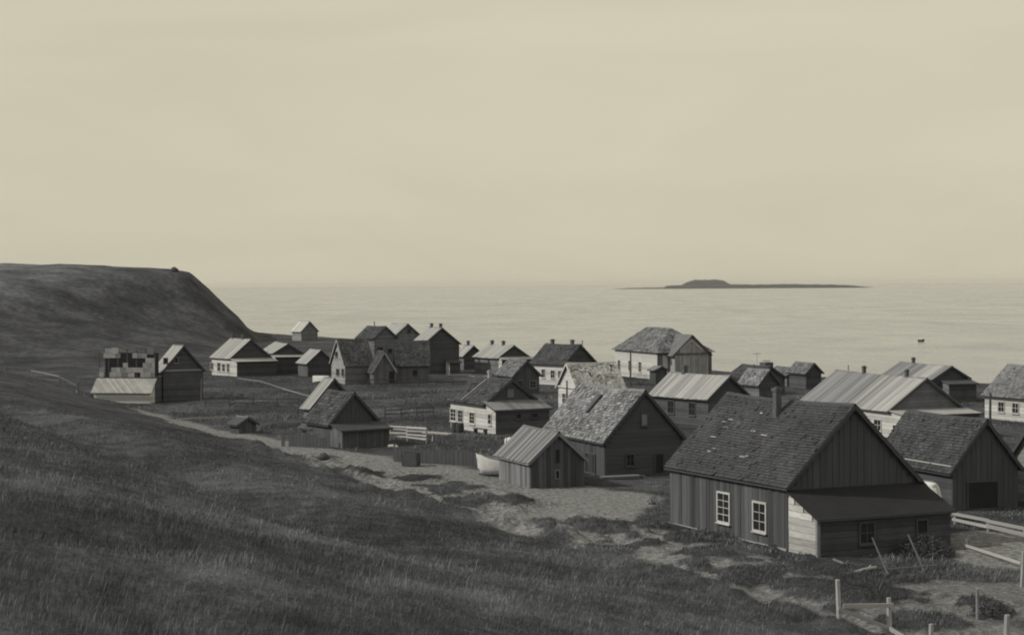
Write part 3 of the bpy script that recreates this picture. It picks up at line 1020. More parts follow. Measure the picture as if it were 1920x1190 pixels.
b.build('aisle_wall', MAT['white'], h.root)
b = MB()
bt = [(-h.L - .25, -1.85, 1.0), (.25, -1.85, 1.0), (.25, -.06, 2.42), (-h.L - .25, -.06, 2.42)]
b.hexa(bt, [(q_[0], q_[1] - .03, q_[2] + .08) for q_ in bt])
b.build('aisle_roof', MAT['porch'], h.root)
h = House('ruin_side_house', 'dark gabled house with pale rake board joined to the ruin on its right', (-36.9, 185.8, -1.0, 2.6, 4.5, 3.2, 2.5))
h.walls('wood_brown', 'wood_brown')
h.roof('plank', 'plank_pale', plank=0.36)
h.window('gable', 307, 672, 313, 680, frame='board_grey', bars=None)
h.window('gable', 327, 671, 333, 679, frame='board_grey', bars=None)
board('string_board', h.root, (.04, h.W / 2, 3.2), (0, 1, 0), (0, 0, 1), h.W, .16, .05, MAT['trim'])

# ---- dark barn by the road
h = House('dark_barn', 'dark barn with black gable and low pent entry at the road edge', (-13.62, 131.17, -0.99, 3.9, 4.0, 1.82, 2.08), cat='barn')
h.walls('upright_dark', 'upright_dark')
h.roof('shingle', 'sh_dark', rough=0.3)
h.siding_up('gable', 0.34, 'board_dark')
h.leanto(1.9, 1.75, 1.35, 'upright_dark', 'upright_grey', 'sh_dark')
h = House('bright_roofed_shed', 'shed showing one bright strip of plank roof behind the dark barn', (at(578, 793).x + .35, at(578, 793).y - .6, -0.99, 1.5, 4.4, 1.45, 2.35), cat='shed')
h.walls('wood_grey', 'upright_dark')
h.roof('plank', 'plank_pale', plank=0.32)

# ---- middle rows
h = House('dark_roofed_white_house', 'long white-walled house under a dark roof with two chimneys near the shore', (6.15, 209.6, -0.86, 5.9, 5.2, 2.6, 2.15))
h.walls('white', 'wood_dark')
h.roof('shingle', 'tar', rough=0.25)
for w_ in ((1016, 692, 1022, 707), (1033, 694, 1040, 708), (1047, 695, 1052, 709)):
    h.window('front', *w_, frame='paint', bars=(1, 1), fw_=.07)
h.chimney(1036, 645, 5.5); h.chimney(1073, 648, 5.5)
h.chimney(1092, 651, 1.6, pipe=True)

def patchy(side, a, t):
    return side == 0 and float(vnoise(np.array([a * 2.2 + 3]), np.array([t * 2.6 + 9]))[0]) > 0.7
h = House('white_gabled_house', 'white house with tall pale gable facing left and patchy shingle roof', (6.13, 165.83, 0.45, 4.95, 3.95, 2.3, 2.15), kind='B')
h.walls('white', 'white')
h.roof('shingle', 'sh_pale', rough=0.3, course=.22, sw=.18, trim='paint', gone=patchy, deckmat='deck')
h.window('gable', 1055, 738, 1061, 755, frame='paint', bars=(1, 1))
h.window('gable', 1068, 739, 1074, 753, frame='paint', bars=(1, 1))
b = MB(); b.box(-.16, -.04, -.1, h.W + .1, 2.18, 2.34); b.build('gable_cornice', MAT['paint'], h.root)

# ---- the large hip-roofed building
h = House('hip_roofed_hall', 'largest building, white walls and grey hipped roof with pedimented porch, by the sea', (18.1, 219.6, -1.21, 12.96, 7.6, 3.55, 3.0), cat='hall')
b = MB()
x0, x1, W, hw, zb = -h.L, 0, h.W, h.hw, -.7
b.quad([(x0, 0, zb), (x1, 0, zb), (x1, 0, hw), (x0, 0, hw)], 0)
b.quad([(x1, 0, zb), (x1, W, zb), (x1, W, hw), (x1, 0, hw)], 1)
b.quad([(x1, W, zb), (x0, W, zb), (x0, W, hw), (x1, W, hw)], 1)
b.quad([(x0, W, zb), (x0, 0, zb), (x0, 0, hw), (x0, W, hw)], 1)
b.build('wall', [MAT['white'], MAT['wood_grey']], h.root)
o_ = .35
ra, rb = h.hit(1214, 611, 'ridge'), h.hit(1257, 616, 'ridge')
zr = (ra.z + rb.z) / 2
ra, rb = Vector((ra.x, W / 2, zr)), Vector((rb.x, W / 2, zr))
ze = hw - .12
b = MB()
A_, B_, C_, D_ = Vector((x0 - o_, -o_, ze)), Vector((x1 + o_, -o_, ze)), Vector((x1 + o_, W + o_, ze)), Vector((x0 - o_, W + o_, ze))
b.quad([A_, B_, rb, ra]); b.quad([B_, C_, rb]); b.quad([C_, D_, ra, rb]); b.quad([D_, A_, ra]); b.quad([D_, C_, B_, A_])
h.rf = b.build('roof', MAT['sh_mid'], h.root)
b = MB()
def hip_shingles(b, E0, E1, T0, T1, course=.36, sw=.3):
    nrm = (E1 - E0).cross(T0 - E0).normalized()
    ln = ((T0 + T1) / 2 - (E0 + E1) / 2).length
    nc = int(ln / course)
    for i in range(nc):
        f0, f1 = i / nc, min(1, (i + 1.25) / nc)
        l0, l1 = E0.lerp(T0, f0), E1.lerp(T1, f0)
        m0, m1 = E0.lerp(T0, f1), E1.lerp(T1, f1)
        n_ = max(1, int((l1 - l0).length / sw))
        for j in range(n_):
            g0, g1 = j / n_, (j + 1) / n_
            hh_ = .05 + random.uniform(0, .02)
            p = [l0.lerp(l1, g0) + nrm * hh_, l0.lerp(l1, g1) + nrm * hh_, m0.lerp(m1, g1) + nrm * .006, m0.lerp(m1, g0) + nrm * .006]
            tn = max(-.6, min(1, random.gauss(0, .35)))
            b.quad(p, 0, tn)
            b.quad([l0.lerp(l1, g0), l0.lerp(l1, g1), p[1], p[0]], 0, tn)
hip_shingles(b, A_, B_, ra, rb); hip_shingles(b, B_, C_, rb, rb + Vector((0, .01, 0))); hip_shingles(b, D_, A_, ra + Vector((0, .01, 0)), ra); hip_shingles(b, C_, D_, rb, ra)
sh = b.build('shingles', MAT['sh_mid'], h.rf); sh['kind'] = 'stuff'
for w_ in ((1159, 676, 1163, 693), (1179, 677, 1183.5, 694), (1198, 679, 1202.5, 696)):
    h.window('front', *w_, frame='paint', bars=(1, 2), fw_=.08)
# porch wing with pediment
y0, y1, dx, wz = 1.65, 6.3, 1.5, 3.45
ym, wr = (y0 + y1) / 2, 2.15
b = MB()
b.quad([(0.01, y0, zb), (dx, y0, zb), (dx, y0, wz), (0.01, y0, wz)])
b.quad([(dx, y0, zb), (dx, y1, zb), (dx, y1, wz), (dx, ym, wz + wr), (dx, y0, wz)])
b.quad([(dx, y1, zb), (0.01, y1, zb), (0.01, y1, wz), (dx, y1, wz)])
b.build('porch_wall', MAT['porch'], h.root)
b = MB()
kk = wr / (ym - y0)
for sg in (-1, 1):
    ye = y0 - .45 if sg < 0 else y1 + .45
    ze_ = wz - .45 * kk
    bt = [(-3.6, ye, ze_), (dx + .4, ye, ze_), (dx + .4, ym, wz + wr), (-3.6, ym, wz + wr)]
    tp = [(q_[0], q_[1], q_[2] + .12) for q_ in bt]
    if sg > 0:
        bt.reverse(); tp.reverse()
    b.hexa(bt, tp)
b.build('porch_roof', MAT['sh_mid'], h.root)
b = MB()
for sg in (-1, 1):
    ye = y0 + .7 if sg < 0 else y1 - .7
    b.hexa([(dx + .005, ye, wz + .04), (dx + .09, ye, wz + .04), (dx + .09, ym, wz + wr - .78), (dx + .005, ym, wz + wr - .78)],
           [(dx + .005, ye, wz + .42), (dx + .09, ye, wz + .42), (dx + .09, ym, wz + wr - .36), (dx + .005, ym, wz + wr - .36)])
b.build('pediment_moulding', MAT['paint'], h.root)
b = MB(); b.box(dx + .004, dx + .12, y0 - .1, y1 + .1, wz - .25, wz - .02); b.build('porch_cornice', MAT['wood_grey'], h.root)
b = MB(); b.box(.004, .06, .75, 1.45, -.5, 3.1); b.build('white_pilaster', MAT['white'], h.root)
for i in range(5):
    yy = y0 + .12 + i * (y1 - y0 - .24) / 4
    b = MB(); b.box(dx + .003, dx + .1, yy - .12, yy + .12, -.5, wz - .26); b.build('porch_post', MAT['porch'], h.root)
# dark privy against its front
pv_ = at(1217, 719)
h = House('dark_privy', 'dark little privy standing before the white hall wall', (pv_.x + .7, pv_.y - 1.2, -1.21, 1.7, 1.5, 1.7, .35), cat='privy')
h.walls('upright_dark', 'upright_dark')
h.roof('plank', 'board_grey', plank=0.3)

h = House('bright_plank_roofed_house', 'house with broad bright plank roof and brick chimney right of the speckled shingle roof', (16.44, 147.68, -1.02, 8.1, 4.4, 2.41, 1.75))
h.walls('wood_brown', 'wood_dark')
h.roof('plank', 'plank_pale', plank=0.42)
h.chimney(1283, 685, 9)
for x_ in (-5.6, -2.6):
    h.window_at('front', x_, x_ + .8, .9, 1.9, frame='board_dark', bars=(1, 1))

h = House('long_dark_roofed_house', 'low long dark-roofed house right of the hip-roofed hall', (26.0, 189.0, -1.1, 5.0, 4.0, 1.8, 1.2))
h.walls('wood_grey', 'wood_dark')
h.roof('shingle', 'sh_dark', rough=0.3)
h = House('speckled_roof_cottage', 'little cottage with speckled pale roof and stovepipe beyond the bright plank roof', (25.03, 178.4, -1.04, 3.2, 2.5, 1.85, 1.3), cat='cottage')
h.walls('wood_grey', 'wood_dark')
h.roof('shingle', 'sh_light', rough=0.4, course=.2, sw=.16)
h.chimney(1414, 690, 2.2, pipe=True)
p_ = at(1450, 728)
h = House('low_store', 'low store with big square brick stack, seen over the roofs', (p_.x + 2.2, p_.y + 4, -1.1, 4.2, 3.4, 1.3, .75), cat='store')
h.walls('wood_grey', 'wood_dark')
h.roof('shingle', 'sh_mid', rough=0.3)
h.chimney(1437, 680, 19, cap=False)
h = House('grey_roofed_hut', 'grey-roofed hut against the sea, right of the big square stack', (33.46, 200.39, -1.13, 3.4, 2.1, 1.85, 0.95), cat='hut')
h.walls('wood_brown', 'wood_dark')
h.roof('shingle', 'sh_mid', rough=0.3)

h = House('patched_roof_house', 'long house with patched plank roof and white windowed wall behind the big dark house', (29.19, 136.22, -1.21, 13.08, 6.6, 2.15, 2.3))
h.walls('white', 'wood_grey')
h.roof('plank', 'plank_grey', plank=0.42)
for ch in h.rf.children:                  # newer pale boards toward the near end
    if ch.name.startswith('roof_board') and ch.matrix_basis.translation.x > -6.0 + random.uniform(-1.2, 1.2) and random.random() < .9:
        ch.data = unit_mesh(MAT['plank_pale'])
h.leanto(2.4, 2.1, 1.85, 'wood_brown', 'white', 'trim')
h.window('front', 1640, 787, 1652, 806, frame='paint', bars=(1, 1))
h.window('front', 1675, 797, 1686, 814, frame='paint', bars=(1, 1))
h.chimney(1620, 692, 6); h.chimney(1700, 700, 6)

h = House('shore_house', 'grey-roofed house with dark gable and pale patch on its roof near the shore', (42.58, 177.63, -1.30, 10.5, 3.9, 2.3, 1.15))
h.walls('wood_brown', 'wood_dark')
h.roof('plank', 'plank_grey', plank=0.42)
for ch in h.rf.children:
    if ch.name.startswith('roof_board') and -4.5 < ch.matrix_basis.translation.x < -.8:
        ch.data = unit_mesh(MAT['plank_pale'])
h.chimney(1713, 689, 5.5)
h.leanto(1.6, 2.1, 1.8, 'wood_dark', 'wood_grey', 'deck', y0=.8)

h = House('far_right_grey_house', 'grey-roofed house with white lower wall at the right edge near the sea', (44.9, 149.5, -1.12, 7.0, 5.6, 2.1, 2.45))
h.walls('white', 'wood_grey')
h.roof('shingle', 'sh_light', rough=0.2, course=.2, sw=.16)
for x_ in (-5.2, -3.4, -1.6):
    h.window_at('front', x_, x_ + .7, .7, 1.5, frame='paint', bars=(1, 1))

h = House('black_gabled_house', 'dark house with black gable right behind the large boarded house', (23.08, 92.3, -1.22, 7.2, 4.1, 2.2, 2.45))
h.walls('wood_dark', 'upright_dark')
h.roof('shingle', 'sh_dark', rough=0.24, course=.18, sw=.13)
h.siding_up('gable', 0.34, 'board_dark')
board('roof_batten', h.rf, h.P(0, -h.L / 2, .42, .14), (1, 0, 0), (0, math.cos(h.phi), math.sin(h.phi)), h.L, .07, .06, MAT['trim'])
h.door('gable', 1815, 905, 1870, off=.05)

p_ = at(1888, 938)
h = House('edge_house', 'steep gabled house with pale boarded gable cut by the right picture edge', (p_.x + 2.9, p_.y - 5.3, 0.45, 6.0, 6.0, 2.3, 3.5), kind='B')
h.walls('wood_grey', 'offwhite')
h.roof('shingle', 'sh_dark', rough=0.3)


# ------------------------------------------------------------------ fences, posts and yard things
def gz(x, y):
    return float(height(np.array([x]), np.array([y]))[0])

def on_ground(u, v):
    """where the sight line through u, v meets the terrain"""
    d = ray(u, v)
    t_ = 15.0
    while t_ < 600:
        p = Vector((0, 0, EYE)) + d * t_
        if p.z < gz(p.x, p.y):
            break
        t_ += 0.25
    return Vector((p.x, p.y, gz(p.x, p.y)))

def fence(name, label, pts, hgt, rails, mat, postr=0.07, cat='fence', railw=0.13, extra=0.0, postmat=None, group=None, sag=0.02):
    """posts at the points, rails nailed from post to post; heights of rails given as fractions"""
    c = pts[0]
    root = empty(name, c, 0, label, cat, group)
    for i, p in enumerate(pts):
        b = MB()
        q = p - c
        ln = Vector((random.uniform(-.05, .05), random.uniform(-.04, .04), 0))
        hh_ = hgt * random.uniform(.94, 1.1)
        b.tube(q + Vector((0, 0, -.35)), q + ln * hh_ + Vector((0, 0, hh_)), postr * random.uniform(.9, 1.15), postr * .85, 7)
        b.build('post', MAT[postmat or mat], root)
    for i in range(len(pts) - 1):
        p, q = pts[i] - c, pts[i + 1] - c
        d = (q - p)
        for f_ in rails:
            z = hgt * f_
            a = p + Vector((0, 0, z + random.uniform(-.05, .05))); e = q + Vector((0, 0, z + random.uniform(-.05, .05)))
            dv = (e - a)
            sd_ = Vector((dv.y, -dv.x, 0)).normalized()
            wd = dv.cross(sd_).normalized()
            board('rail', root, (a + e) / 2 + sd_ * (postr + .02), dv, wd, dv.length + .15, railw * random.uniform(.8, 1.15), .04, MAT[mat])
    return root

G_ = on_ground
fence('rail_fence', 'pale two-rail fence between the big dark house and the black gable', [at(1790, 982), at(1853, 996), at(1925, 1014), at(1995, 1032)], 0.62, (0.88, 0.42), 'trim', railw=.17)
fence('low_rail', 'single low pale rail running to a post at the right edge', [at(1812, 1030), at(1916, 1066)], 0.45, (0.55,), 'trim', railw=.14)
fence('corner_post', 'tall pale post at the right edge end of the low rail', [at(1915, 1102)], 1.35, (), 'post', cat='post', postr=.08)
fence('foreground_fence', 'broken fence with pale posts in the lower right corner', [G_(1574, 1158), G_(1668, 1200), G_(1745, 1240)], 1.2, (0.28,), 'post', postr=.09, railw=.12)
fa, fb = G_(1574, 1158), G_(1668, 1200)
dv = (fb + Vector((0, 0, 1.0))) - (fa + Vector((0, 0, .35)))
o = board('loose_rail', None, (fa + fb) / 2 + Vector((0.1, -.1, .72)), dv, Vector((0, 0, 1)).cross(dv).cross(dv), dv.length, .14, .05, MAT['trim'])
tag(o, 'pale loose rail slanting between the two foreground fence posts', 'rail')
fence('leaning_stake', 'dark stake right of the foreground fence', [G_(1833, 1160)], 1.1, (), 'board_grey', cat='stake', postr=.07)
fence('stub_post', 'short pale stub post at the bottom edge, right of the fence', [G_(1886, 1212)], .95, (), 'post', cat='post', postr=.11)
fence('white_pen_rails', 'section of four white rails right of the dark barn', [at(731, 826), at(764, 829), at(799, 832)], 1.25, (0.95, 0.74, 0.54, 0.32), 'paint', railw=.13, postr=.05)
fence('slope_fence', 'old fence of uneven posts on the far left slope', [G_(12, 708), G_(54, 708), G_(112, 722), G_(146, 742)], 1.3, (0.8,), 'board_grey', postr=.09, railw=.12)
fence('pasture_rail', 'low pale rail across the pasture below the ruin', [at(332, 790), at(375, 788), at(425, 787), at(478, 786)], .3, (0.8,), 'trim', railw=.12, postr=.05)
fence('diagonal_rail', 'long thin rail slanting down the pasture toward the bright-roofed shed', [at(446, 712), at(490, 718), at(530, 732), at(584, 746)], .28, (0.8,), 'board_grey', railw=.16, postr=.05)
fence('yard_stake', 'thin pale stake standing in the pasture beside the ruin', [at(377, 752)], 2.4, (), 'board_grey', cat='stake', postr=.07)

# dark board fence along the road
pa, pb = at(738, 864), at(902, 873)
d = (pb - pa); ln = d.length; d.normalize()
root = empty('board_fence', pa, 0, 'dark close-boarded fence along the road left of the hut', 'fence')
sd_ = Vector((d.y, -d.x, 0))
a = 0.0
while a < ln:
    w = .3 * random.uniform(.8, 1.2)
    hh_ = .95 * random.uniform(.85, 1.08)
    board('fence_board', root, d * (a + w / 2) + sd_ * .03 + Vector((0, 0, hh_ / 2 - .1)), (0, 0, 1), d, hh_ + .2, w - .03, .03, MAT['board_dark'])
    a += w
for z in (.3, .75):
    board('rail', root, d * (ln / 2) + Vector((0, 0, z)) - sd_ * .03, d, (0, 0, 1), ln, .1, .05, MAT['board_dark'])
for k in range(5):
    b = MB(); q = d * (ln * k / 4); b.tube(q + Vector((0, 0, -.3)) - sd_ * .1, q + Vector((0, 0, 1.15)) - sd_ * .1, .07, .06, 7)
    b.build('post', MAT['board_grey'], root)

def board_fence(name, label, pa, pb, hgt, w0=.3, mat='board_dark'):
    d = (pb - pa); ln = d.length; d.normalize()
    root = empty(name, pa, 0, label, 'fence')
    sd_ = Vector((d.y, -d.x, 0))
    a = 0.0
    while a < ln:
        w = w0 * random.uniform(.8, 1.2)
        hh_ = hgt * random.uniform(.75, 1.1)
        if random.random() > .06:
            board('fence_board', root, d * (a + w / 2) + sd_ * .03 + Vector((0, 0, hh_ / 2 - .1)), Vector((0, 0, 1)) + d * random.uniform(-.06, .06), d, hh_ + .2, w - .03, .03, MAT[mat])
        a += w
    board('rail', root, d * (ln / 2) + Vector((0, 0, hgt * .6)) - sd_ * .03, d, (0, 0, 1), ln, .1, .05, MAT[mat])
board_fence('barn_fence', 'dark ragged board fence left of the dark barn', at(528, 836), at(612, 841), 1.1)
fence('byre_fence', 'grey post-and-rail fence below the tall gabled houses', [at(u_, 726 - (u_ - 690) * .012) for u_ in (690, 722, 754, 786, 818, 850)], 1.0, (.9, .5), 'board_dark', postr=.06, railw=.1)
fence('field_fence', 'dark rail fence across the pasture below the ruin side house', [at(u_, 762) for u_ in (385, 430, 475, 520, 560)], .9, (.85, .45), 'board_dark', postr=.06, railw=.1)
fence('garden_fence', 'dark rail fence left of the white-fronted cottage', [at(u_, v_) for u_, v_ in ((722, 786), (752, 784), (782, 782), (812, 781))], 1.0, (.85, .45), 'board_dark', postr=.06, railw=.1)
pc_ = at(448, 812)
h = House('low_coop', 'low dark coop at the roadside left of the dark barn', (pc_.x, pc_.y, -.9, 1.5, 1.6, .75, .45), cat='coop')
h.walls('upright_dark', 'upright_dark')
h.roof('plank', 'board_dark', plank=.3)
pc_ = at(588, 832)
h = House('barn_annex', 'small dark shed tucked against the left of the dark barn', (pc_.x, pc_.y, -.99, 2.0, 2.2, 1.2, .8), cat='shed')
h.walls('upright_dark', 'upright_dark')
h.roof('plank', 'board_dark', plank=.3)

def pole(name, label, u, v, vtop, r, cat='pole', arm=None, mat='post_dark'):
    p = at(u, v)
    hgt = (v - vtop) * p.y / FPX
    root = empty(name, p, 0, label, cat)
    b = MB(); b.tube((0, 0, -.5), (0.05, 0, hgt), r, r * .75, 8); b.build('shaft', MAT[mat], root)
    if arm:
        b = MB(); b.box(-arm / 2, arm / 2, -.03, .03, hgt - .14, hgt - .08); b.build('crossarm', MAT[mat], root)
    return root
pole('wire_pole', 'dark pole standing before the white wall of the hip-roofed hall', 1182, 724, 660, .11)
pole('door_pole', 'dark pole standing before the white left-facing gable', 1062.5, 778, 713, .09)
pole('tee_mast', 'thin mast with crossbar rising above the speckled cottage roof', 1419, 726, 661, .028, 'mast', arm=.9, mat='board_grey')
pole('roof_side_pole', 'thin pole rising left of the patched-roof house chimneys', 1590, 730, 684, .06)
pole('right_yard_pole', 'dark pole before the grey-roofed house near the right edge', 1856, 812, 736, .12)
pole('gable_side_pole', 'dark pole between the patched-roof house and the black gable', 1783, 815, 762, .09)

# ---- boats
def boat(name, label, loc, rz, Lb, Bb, Hb, mat='hull', flip=False, cat='boat', tilt=0.0, thw=True):
    root = empty(name, loc, rz, label, cat)
    n, k = 14, 7
    def sect(i):
        a = i / n
        w = Bb / 2 * (math.sin(math.pi * (0.06 + 0.80 * a)) ** 0.7 if a < 1 else 0)
        w = max(w, .015) if a < .98 else .015
        sheer = Hb * (1 + .35 * (2 * a - .9) ** 2)
        return a, w, sheer
    def shell(off):
        b = MB()
        vv = []
        for i in range(n + 1):
            a, w, sh_ = sect(i)
            rake = .18 * Hb * (1 if a > .9 else 0)
            for j in range(k):
                c = j / (k - 1)
                ang = c * math.pi
                y = -math.cos(ang) * max(w - off, .01) * (abs(math.sin(ang)) ** .0)
                z = sh_ * (1 - math.sin(ang) ** .55) + off
                if j in (0, k - 1):
                    z = sh_
                vv.append((Lb * (a - .5) + rake * z / Hb, y, z))
        b.v = vv
        for i in range(n):
            for j in range(k - 1):
                q = i * k + j
                f_ = (q, q + k, q + k + 1, q + 1)
                b.f.append(f_ if off == 0 else tuple(reversed(f_))); b.m.append(0); b.t.append(0)
        b.f.append(tuple(range(k)) if off else tuple(reversed(range(k)))); b.m.append(0); b.t.append(0)
        return b
    hl = shell(0).build('hull', MAT[mat], root, True)
    inn = shell(.035).build('lining', MAT['board_grey'], root, True)
    for sg in (0, k - 1):
        b = MB()
        for i in range(n):
            _, w0, s0 = sect(i); _, w1, s1 = sect(i + 1)
            sgn = -1 if sg == 0 else 1
            b.tube((Lb * (i / n - .5), sgn * w0, s0), (Lb * ((i + 1) / n - .5), sgn * w1, s1), .035, n=6)
        b.build('gunwale', MAT['board_grey'], root)
    if thw:
        for a in (.25, .5, .72):
            _, w, s_ = sect(int(a * n))
            board('thwart', root, (Lb * (a - .5), 0, s_ * .72), (0, 1, 0), (1, 0, 0), w * 1.8, .2, .03, MAT['board_grey'])
    b = MB(); b.box(-Lb * .45, Lb * .45, -.02, .02, -.06, .03); b.build('keel', MAT['board_grey'], root)
    if flip:
        root.rotation_euler = (math.pi + tilt, 0, rz)
    else:
        root.rotation_euler = (tilt, 0, rz)
    return root
p = at(908, 888)
boat('white_rowing_boat', 'white rowing boat drawn up against the plank hut', (-.65, 110.1, .12), R(160), 3.2, 1.15, .95, tilt=.12)
ub = boat('upturned_boat', 'white upturned boat on trestles seen past the big dark gable', (20.62, 89.0, 2.0), R(-62), 2.3, 1.0, .6, flip=True, tilt=.12)
for x in (-.6, .6):
    b = MB(); b.box(x - .06, x + .06, -.5, .5, .63, .72); b.box(x - .05, x + .05, -.45, -.37, .722, 2.3); b.box(x - .05, x + .05, .37, .45, .722, 2.3); b.build('trestle', MAT['board_grey'], ub)
p = at(1727, 640, SEA)
boat('sea_boat', 'tiny dark boat alone out on the sea', (p.x, p.y, SEA - .15), R(15), 1.9, .9, .6, mat='post_dark')

# ---- barrels
def barrel(name, label, loc, r, ln, mat, lying=0, rz=0, group=None):
    root = empty(name, loc, rz, label, 'barrel', group)
    b = MB()
    prof = [(0, .82), (.12, .9), (.3, .98), (.5, 1.0), (.7, .98), (.88, .9), (1, .82)]
    for (a, x), (c, y) in zip(prof, prof[1:]):
        b.tube((0, 0, a * ln), (0, 0, c * ln), r * x, r * y, 14)
    o = b.build('staves', MAT[mat], root)
    for a in (.1, .32, .68, .9):
        x = float(np.interp(a, [q[0] for q in prof], [q[1] for q in prof]))
        b = MB(); b.tube((0, 0, a * ln - .03), (0, 0, a * ln + .03), r * x + .012, n=14); b.build('hoop', MAT['post_dark'], root)
    if lying:
        root.rotation_euler = (math.pi / 2, 0, rz)
        root.location.z += r
    return root
p = at(948, 840)
barrel('white_barrel', 'white barrel lying on its side behind the plank hut', p, .42, 1.45, 'hull', lying=1, rz=R(75))
p = at(853.5, 811); barrel('tub', 'left of two dark tubs under the cottage windows', p, .34, .85, 'post_dark', group='tubs under the cottage windows')
p = at(862.5, 812); barrel('tub', 'right of two dark tubs under the cottage windows', p, .34, .85, 'post_dark', group='tubs under the cottage windows')
p = at(901, 814)
root = empty('yard_bench', p, R(-60), 'dark bench before the white cottage wall', 'bench')
board('seat', root, (0, 0, .45), (1, 0, 0), (0, 1, 0), 1.9, .4, .06, MAT['board_dark'])
for x in (-.8, .8):
    board('leg', root, (x, 0, .2), (0, 0, 1), (0, 1, 0), .5, .35, .06, MAT['board_dark'])

# ---- pale trestle by the pen
p = at(805, 828)
root = empty('plank_trestle', p, R(-20), 'pale planks on a trestle beside the white pen rails', 'trestle')
for sx in (-.35, .35):
    for sy in (-1, 1):
        b = MB(); b.tube((sx, sy * .3, -.05), (sx, sy * .05, .62), .05, n=6); b.build('leg', MAT['trim'], root)
for k, (y, z) in enumerate(((-.12, .66), (.12, .67), (0, .73))):
    board('plank', root, (.55 + .1 * k, y, z), (1, 0, -.04), (0, 1, 0), 2.2, .22, .045, MAT['paint'])
# dark crate at the road edge
p = at(771, 872)
root = empty('dark_crate', p, R(-15), 'dark open crate standing out from the board fence', 'crate')
for sy in (-.4, .4):
    board('side', root, (0, sy, .42), (1, 0, 0), (0, 0, 1), 1.0, .86, .04, MAT['board_dark'])
for sx in (-.5, .5):
    board('side', root, (sx, 0, .42), (0, 1, 0), (0, 0, 1), .84, .86, .04, MAT['board_dark'])
board('bottom', root, (0, 0, .05), (1, 0, 0), (0, 1, 0), .96, .76, .04, MAT['board_dark'])

def plank_stack(name, label, p, rz, n, ln, mat, cat='plank stack'):
    root = empty(name, p, rz, label, cat)
    for k in range(n):
        row, i = divmod(k, 4)
        board('plank', root, (random.uniform(-.15, .15), i * .24 - .36 + random.uniform(-.03, .03), .06 + row * .055), (1, random.uniform(-.03, .03), 0), (0, 1, 0), ln * random.uniform(.85, 1.1), .2, .045, MAT[mat])
    return root
plank_stack('pale_planks', 'pale planks stacked on the grass before the small pale-roofed house', at(862, 704), R(10), 10, 3.0, 'trim')
plank_stack('white_planks', 'few white planks lying below the long pale plank roof', at(898, 706), R(-8), 6, 2.6, 'paint')
plank_stack('grey_planks', 'grey planks stacked against the shingled house near the hut', at(1165, 897), R(20), 12, 2.6, 'board_grey')

# ---- leaning poles and log by the big house entry
p0, p1 = at(1668, 1078), at(1736, 1072)
root = empty('drying_frame', p0, 0, 'frame of two leaning poles and a cross-rail before the dark entry', 'frame')
d = p1 - p0
for k, q in enumerate((Vector((0, 0, 0)), d)):
    b = MB(); b.tube(q + Vector((0, 0, -.1)), q + Vector((-.55, .8, 1.45)), .05, .035, 7); b.build('leaning_pole', MAT['board_grey'], root)
b = MB(); b.tube(Vector((-.15, .15, .22)), d + Vector((.5, .2, .26)), .03, n=6); b.build('cross_rail', MAT['board_grey'], root)
def log(name, label, a, e, r, mat):
    root = empty(name, a, 0, label, 'log')
    b = MB(); dv = e - a
    b.tube((0, 0, r), dv * .5 + Vector((0, 0, r * 1.3)), r, r * .95, 8); b.tube(dv * .5 + Vector((0, 0, r * 1.3)), dv + Vector((0, 0, r)), r * .95, r * .8, 8)
    b.build('trunk', MAT[mat], root)
    b = MB(); b.tube(dv * .6 + Vector((0, 0, r)), dv * .66 + Vector((.1, -.12, r + .2)), r * .4, r * .25, 6); b.build('branch_stub', MAT[mat], root)
log('driftwood_log', 'pale driftwood log on the grass before the dark entry', at(1600, 1078), at(1642, 1067), .09, 'trim')
log('grey_log', 'thin grey log lying below the white entry wall', at(1563, 1051), at(1597, 1066), .06, 'board_grey')
log('roadside_log', 'short pale log by the dark barn fence', at(729, 839), at(746, 840), .12, 'trim')

# ---- brush and heaps
def bush(name, label, loc, r, hgt, n, mat, cat='bush'):
    root = empty(name, loc, 0, label, cat)
    b = MB()
    for k in range(9):
        a = random.uniform(0, 6.28)
        b.tube((0, 0, -.1), (math.cos(a) * r * .5, math.sin(a) * r * .5, hgt * random.uniform(.5, .9)), .025, .01, 5)
    b.build('stems', MAT['board_dark'], root)
    b = MB()
    for k in range(n):
        a, rr = random.uniform(0, 6.28), r * random.random() ** .5
        z = hgt * random.uniform(.02, 1) ** 1.4 * (1 - .6 * (rr / r) ** 2) * (.55 + .7 * abs(math.sin(3 * a + rr * 4)))
        c = Vector((math.cos(a) * rr, math.sin(a) * rr, z))
        u_ = Vector((random.gauss(0, 1), random.gauss(0, 1), random.gauss(0, .6))).normalized()
        v_ = u_.orthogonal().normalized()
        s_ = random.uniform(.03, .09)
        b.quad([c - u_ * s_, c + v_ * s_ * .5, c + u_ * s_, c - v_ * s_ * .5], 0, random.uniform(-.4, .5))
    lf = b.build('leaves', mat, root)
    lf['kind'] = 'stuff'
    return root
leafm = weathered('leaf', 0.05, (4, 4, 4), .3, .2)
bush('elder_bush', 'dark leafy bush against the entry wall of the big house', at(1735, 1040), 1.3, .8, 2200, leafm)
bush('fence_bush', 'small dark bush beside the dark stake at lower right', G_(1862, 1150), .75, .38, 600, leafm)
bush('hall_bush', 'dark bush before the white hall wall', at(1200, 722), 1.6, 1.5, 900, leafm)
bush('roadside_twigs', 'small dark twiggy bush left of the big dark house', at(1226, 945), .35, .55, 70, leafm)

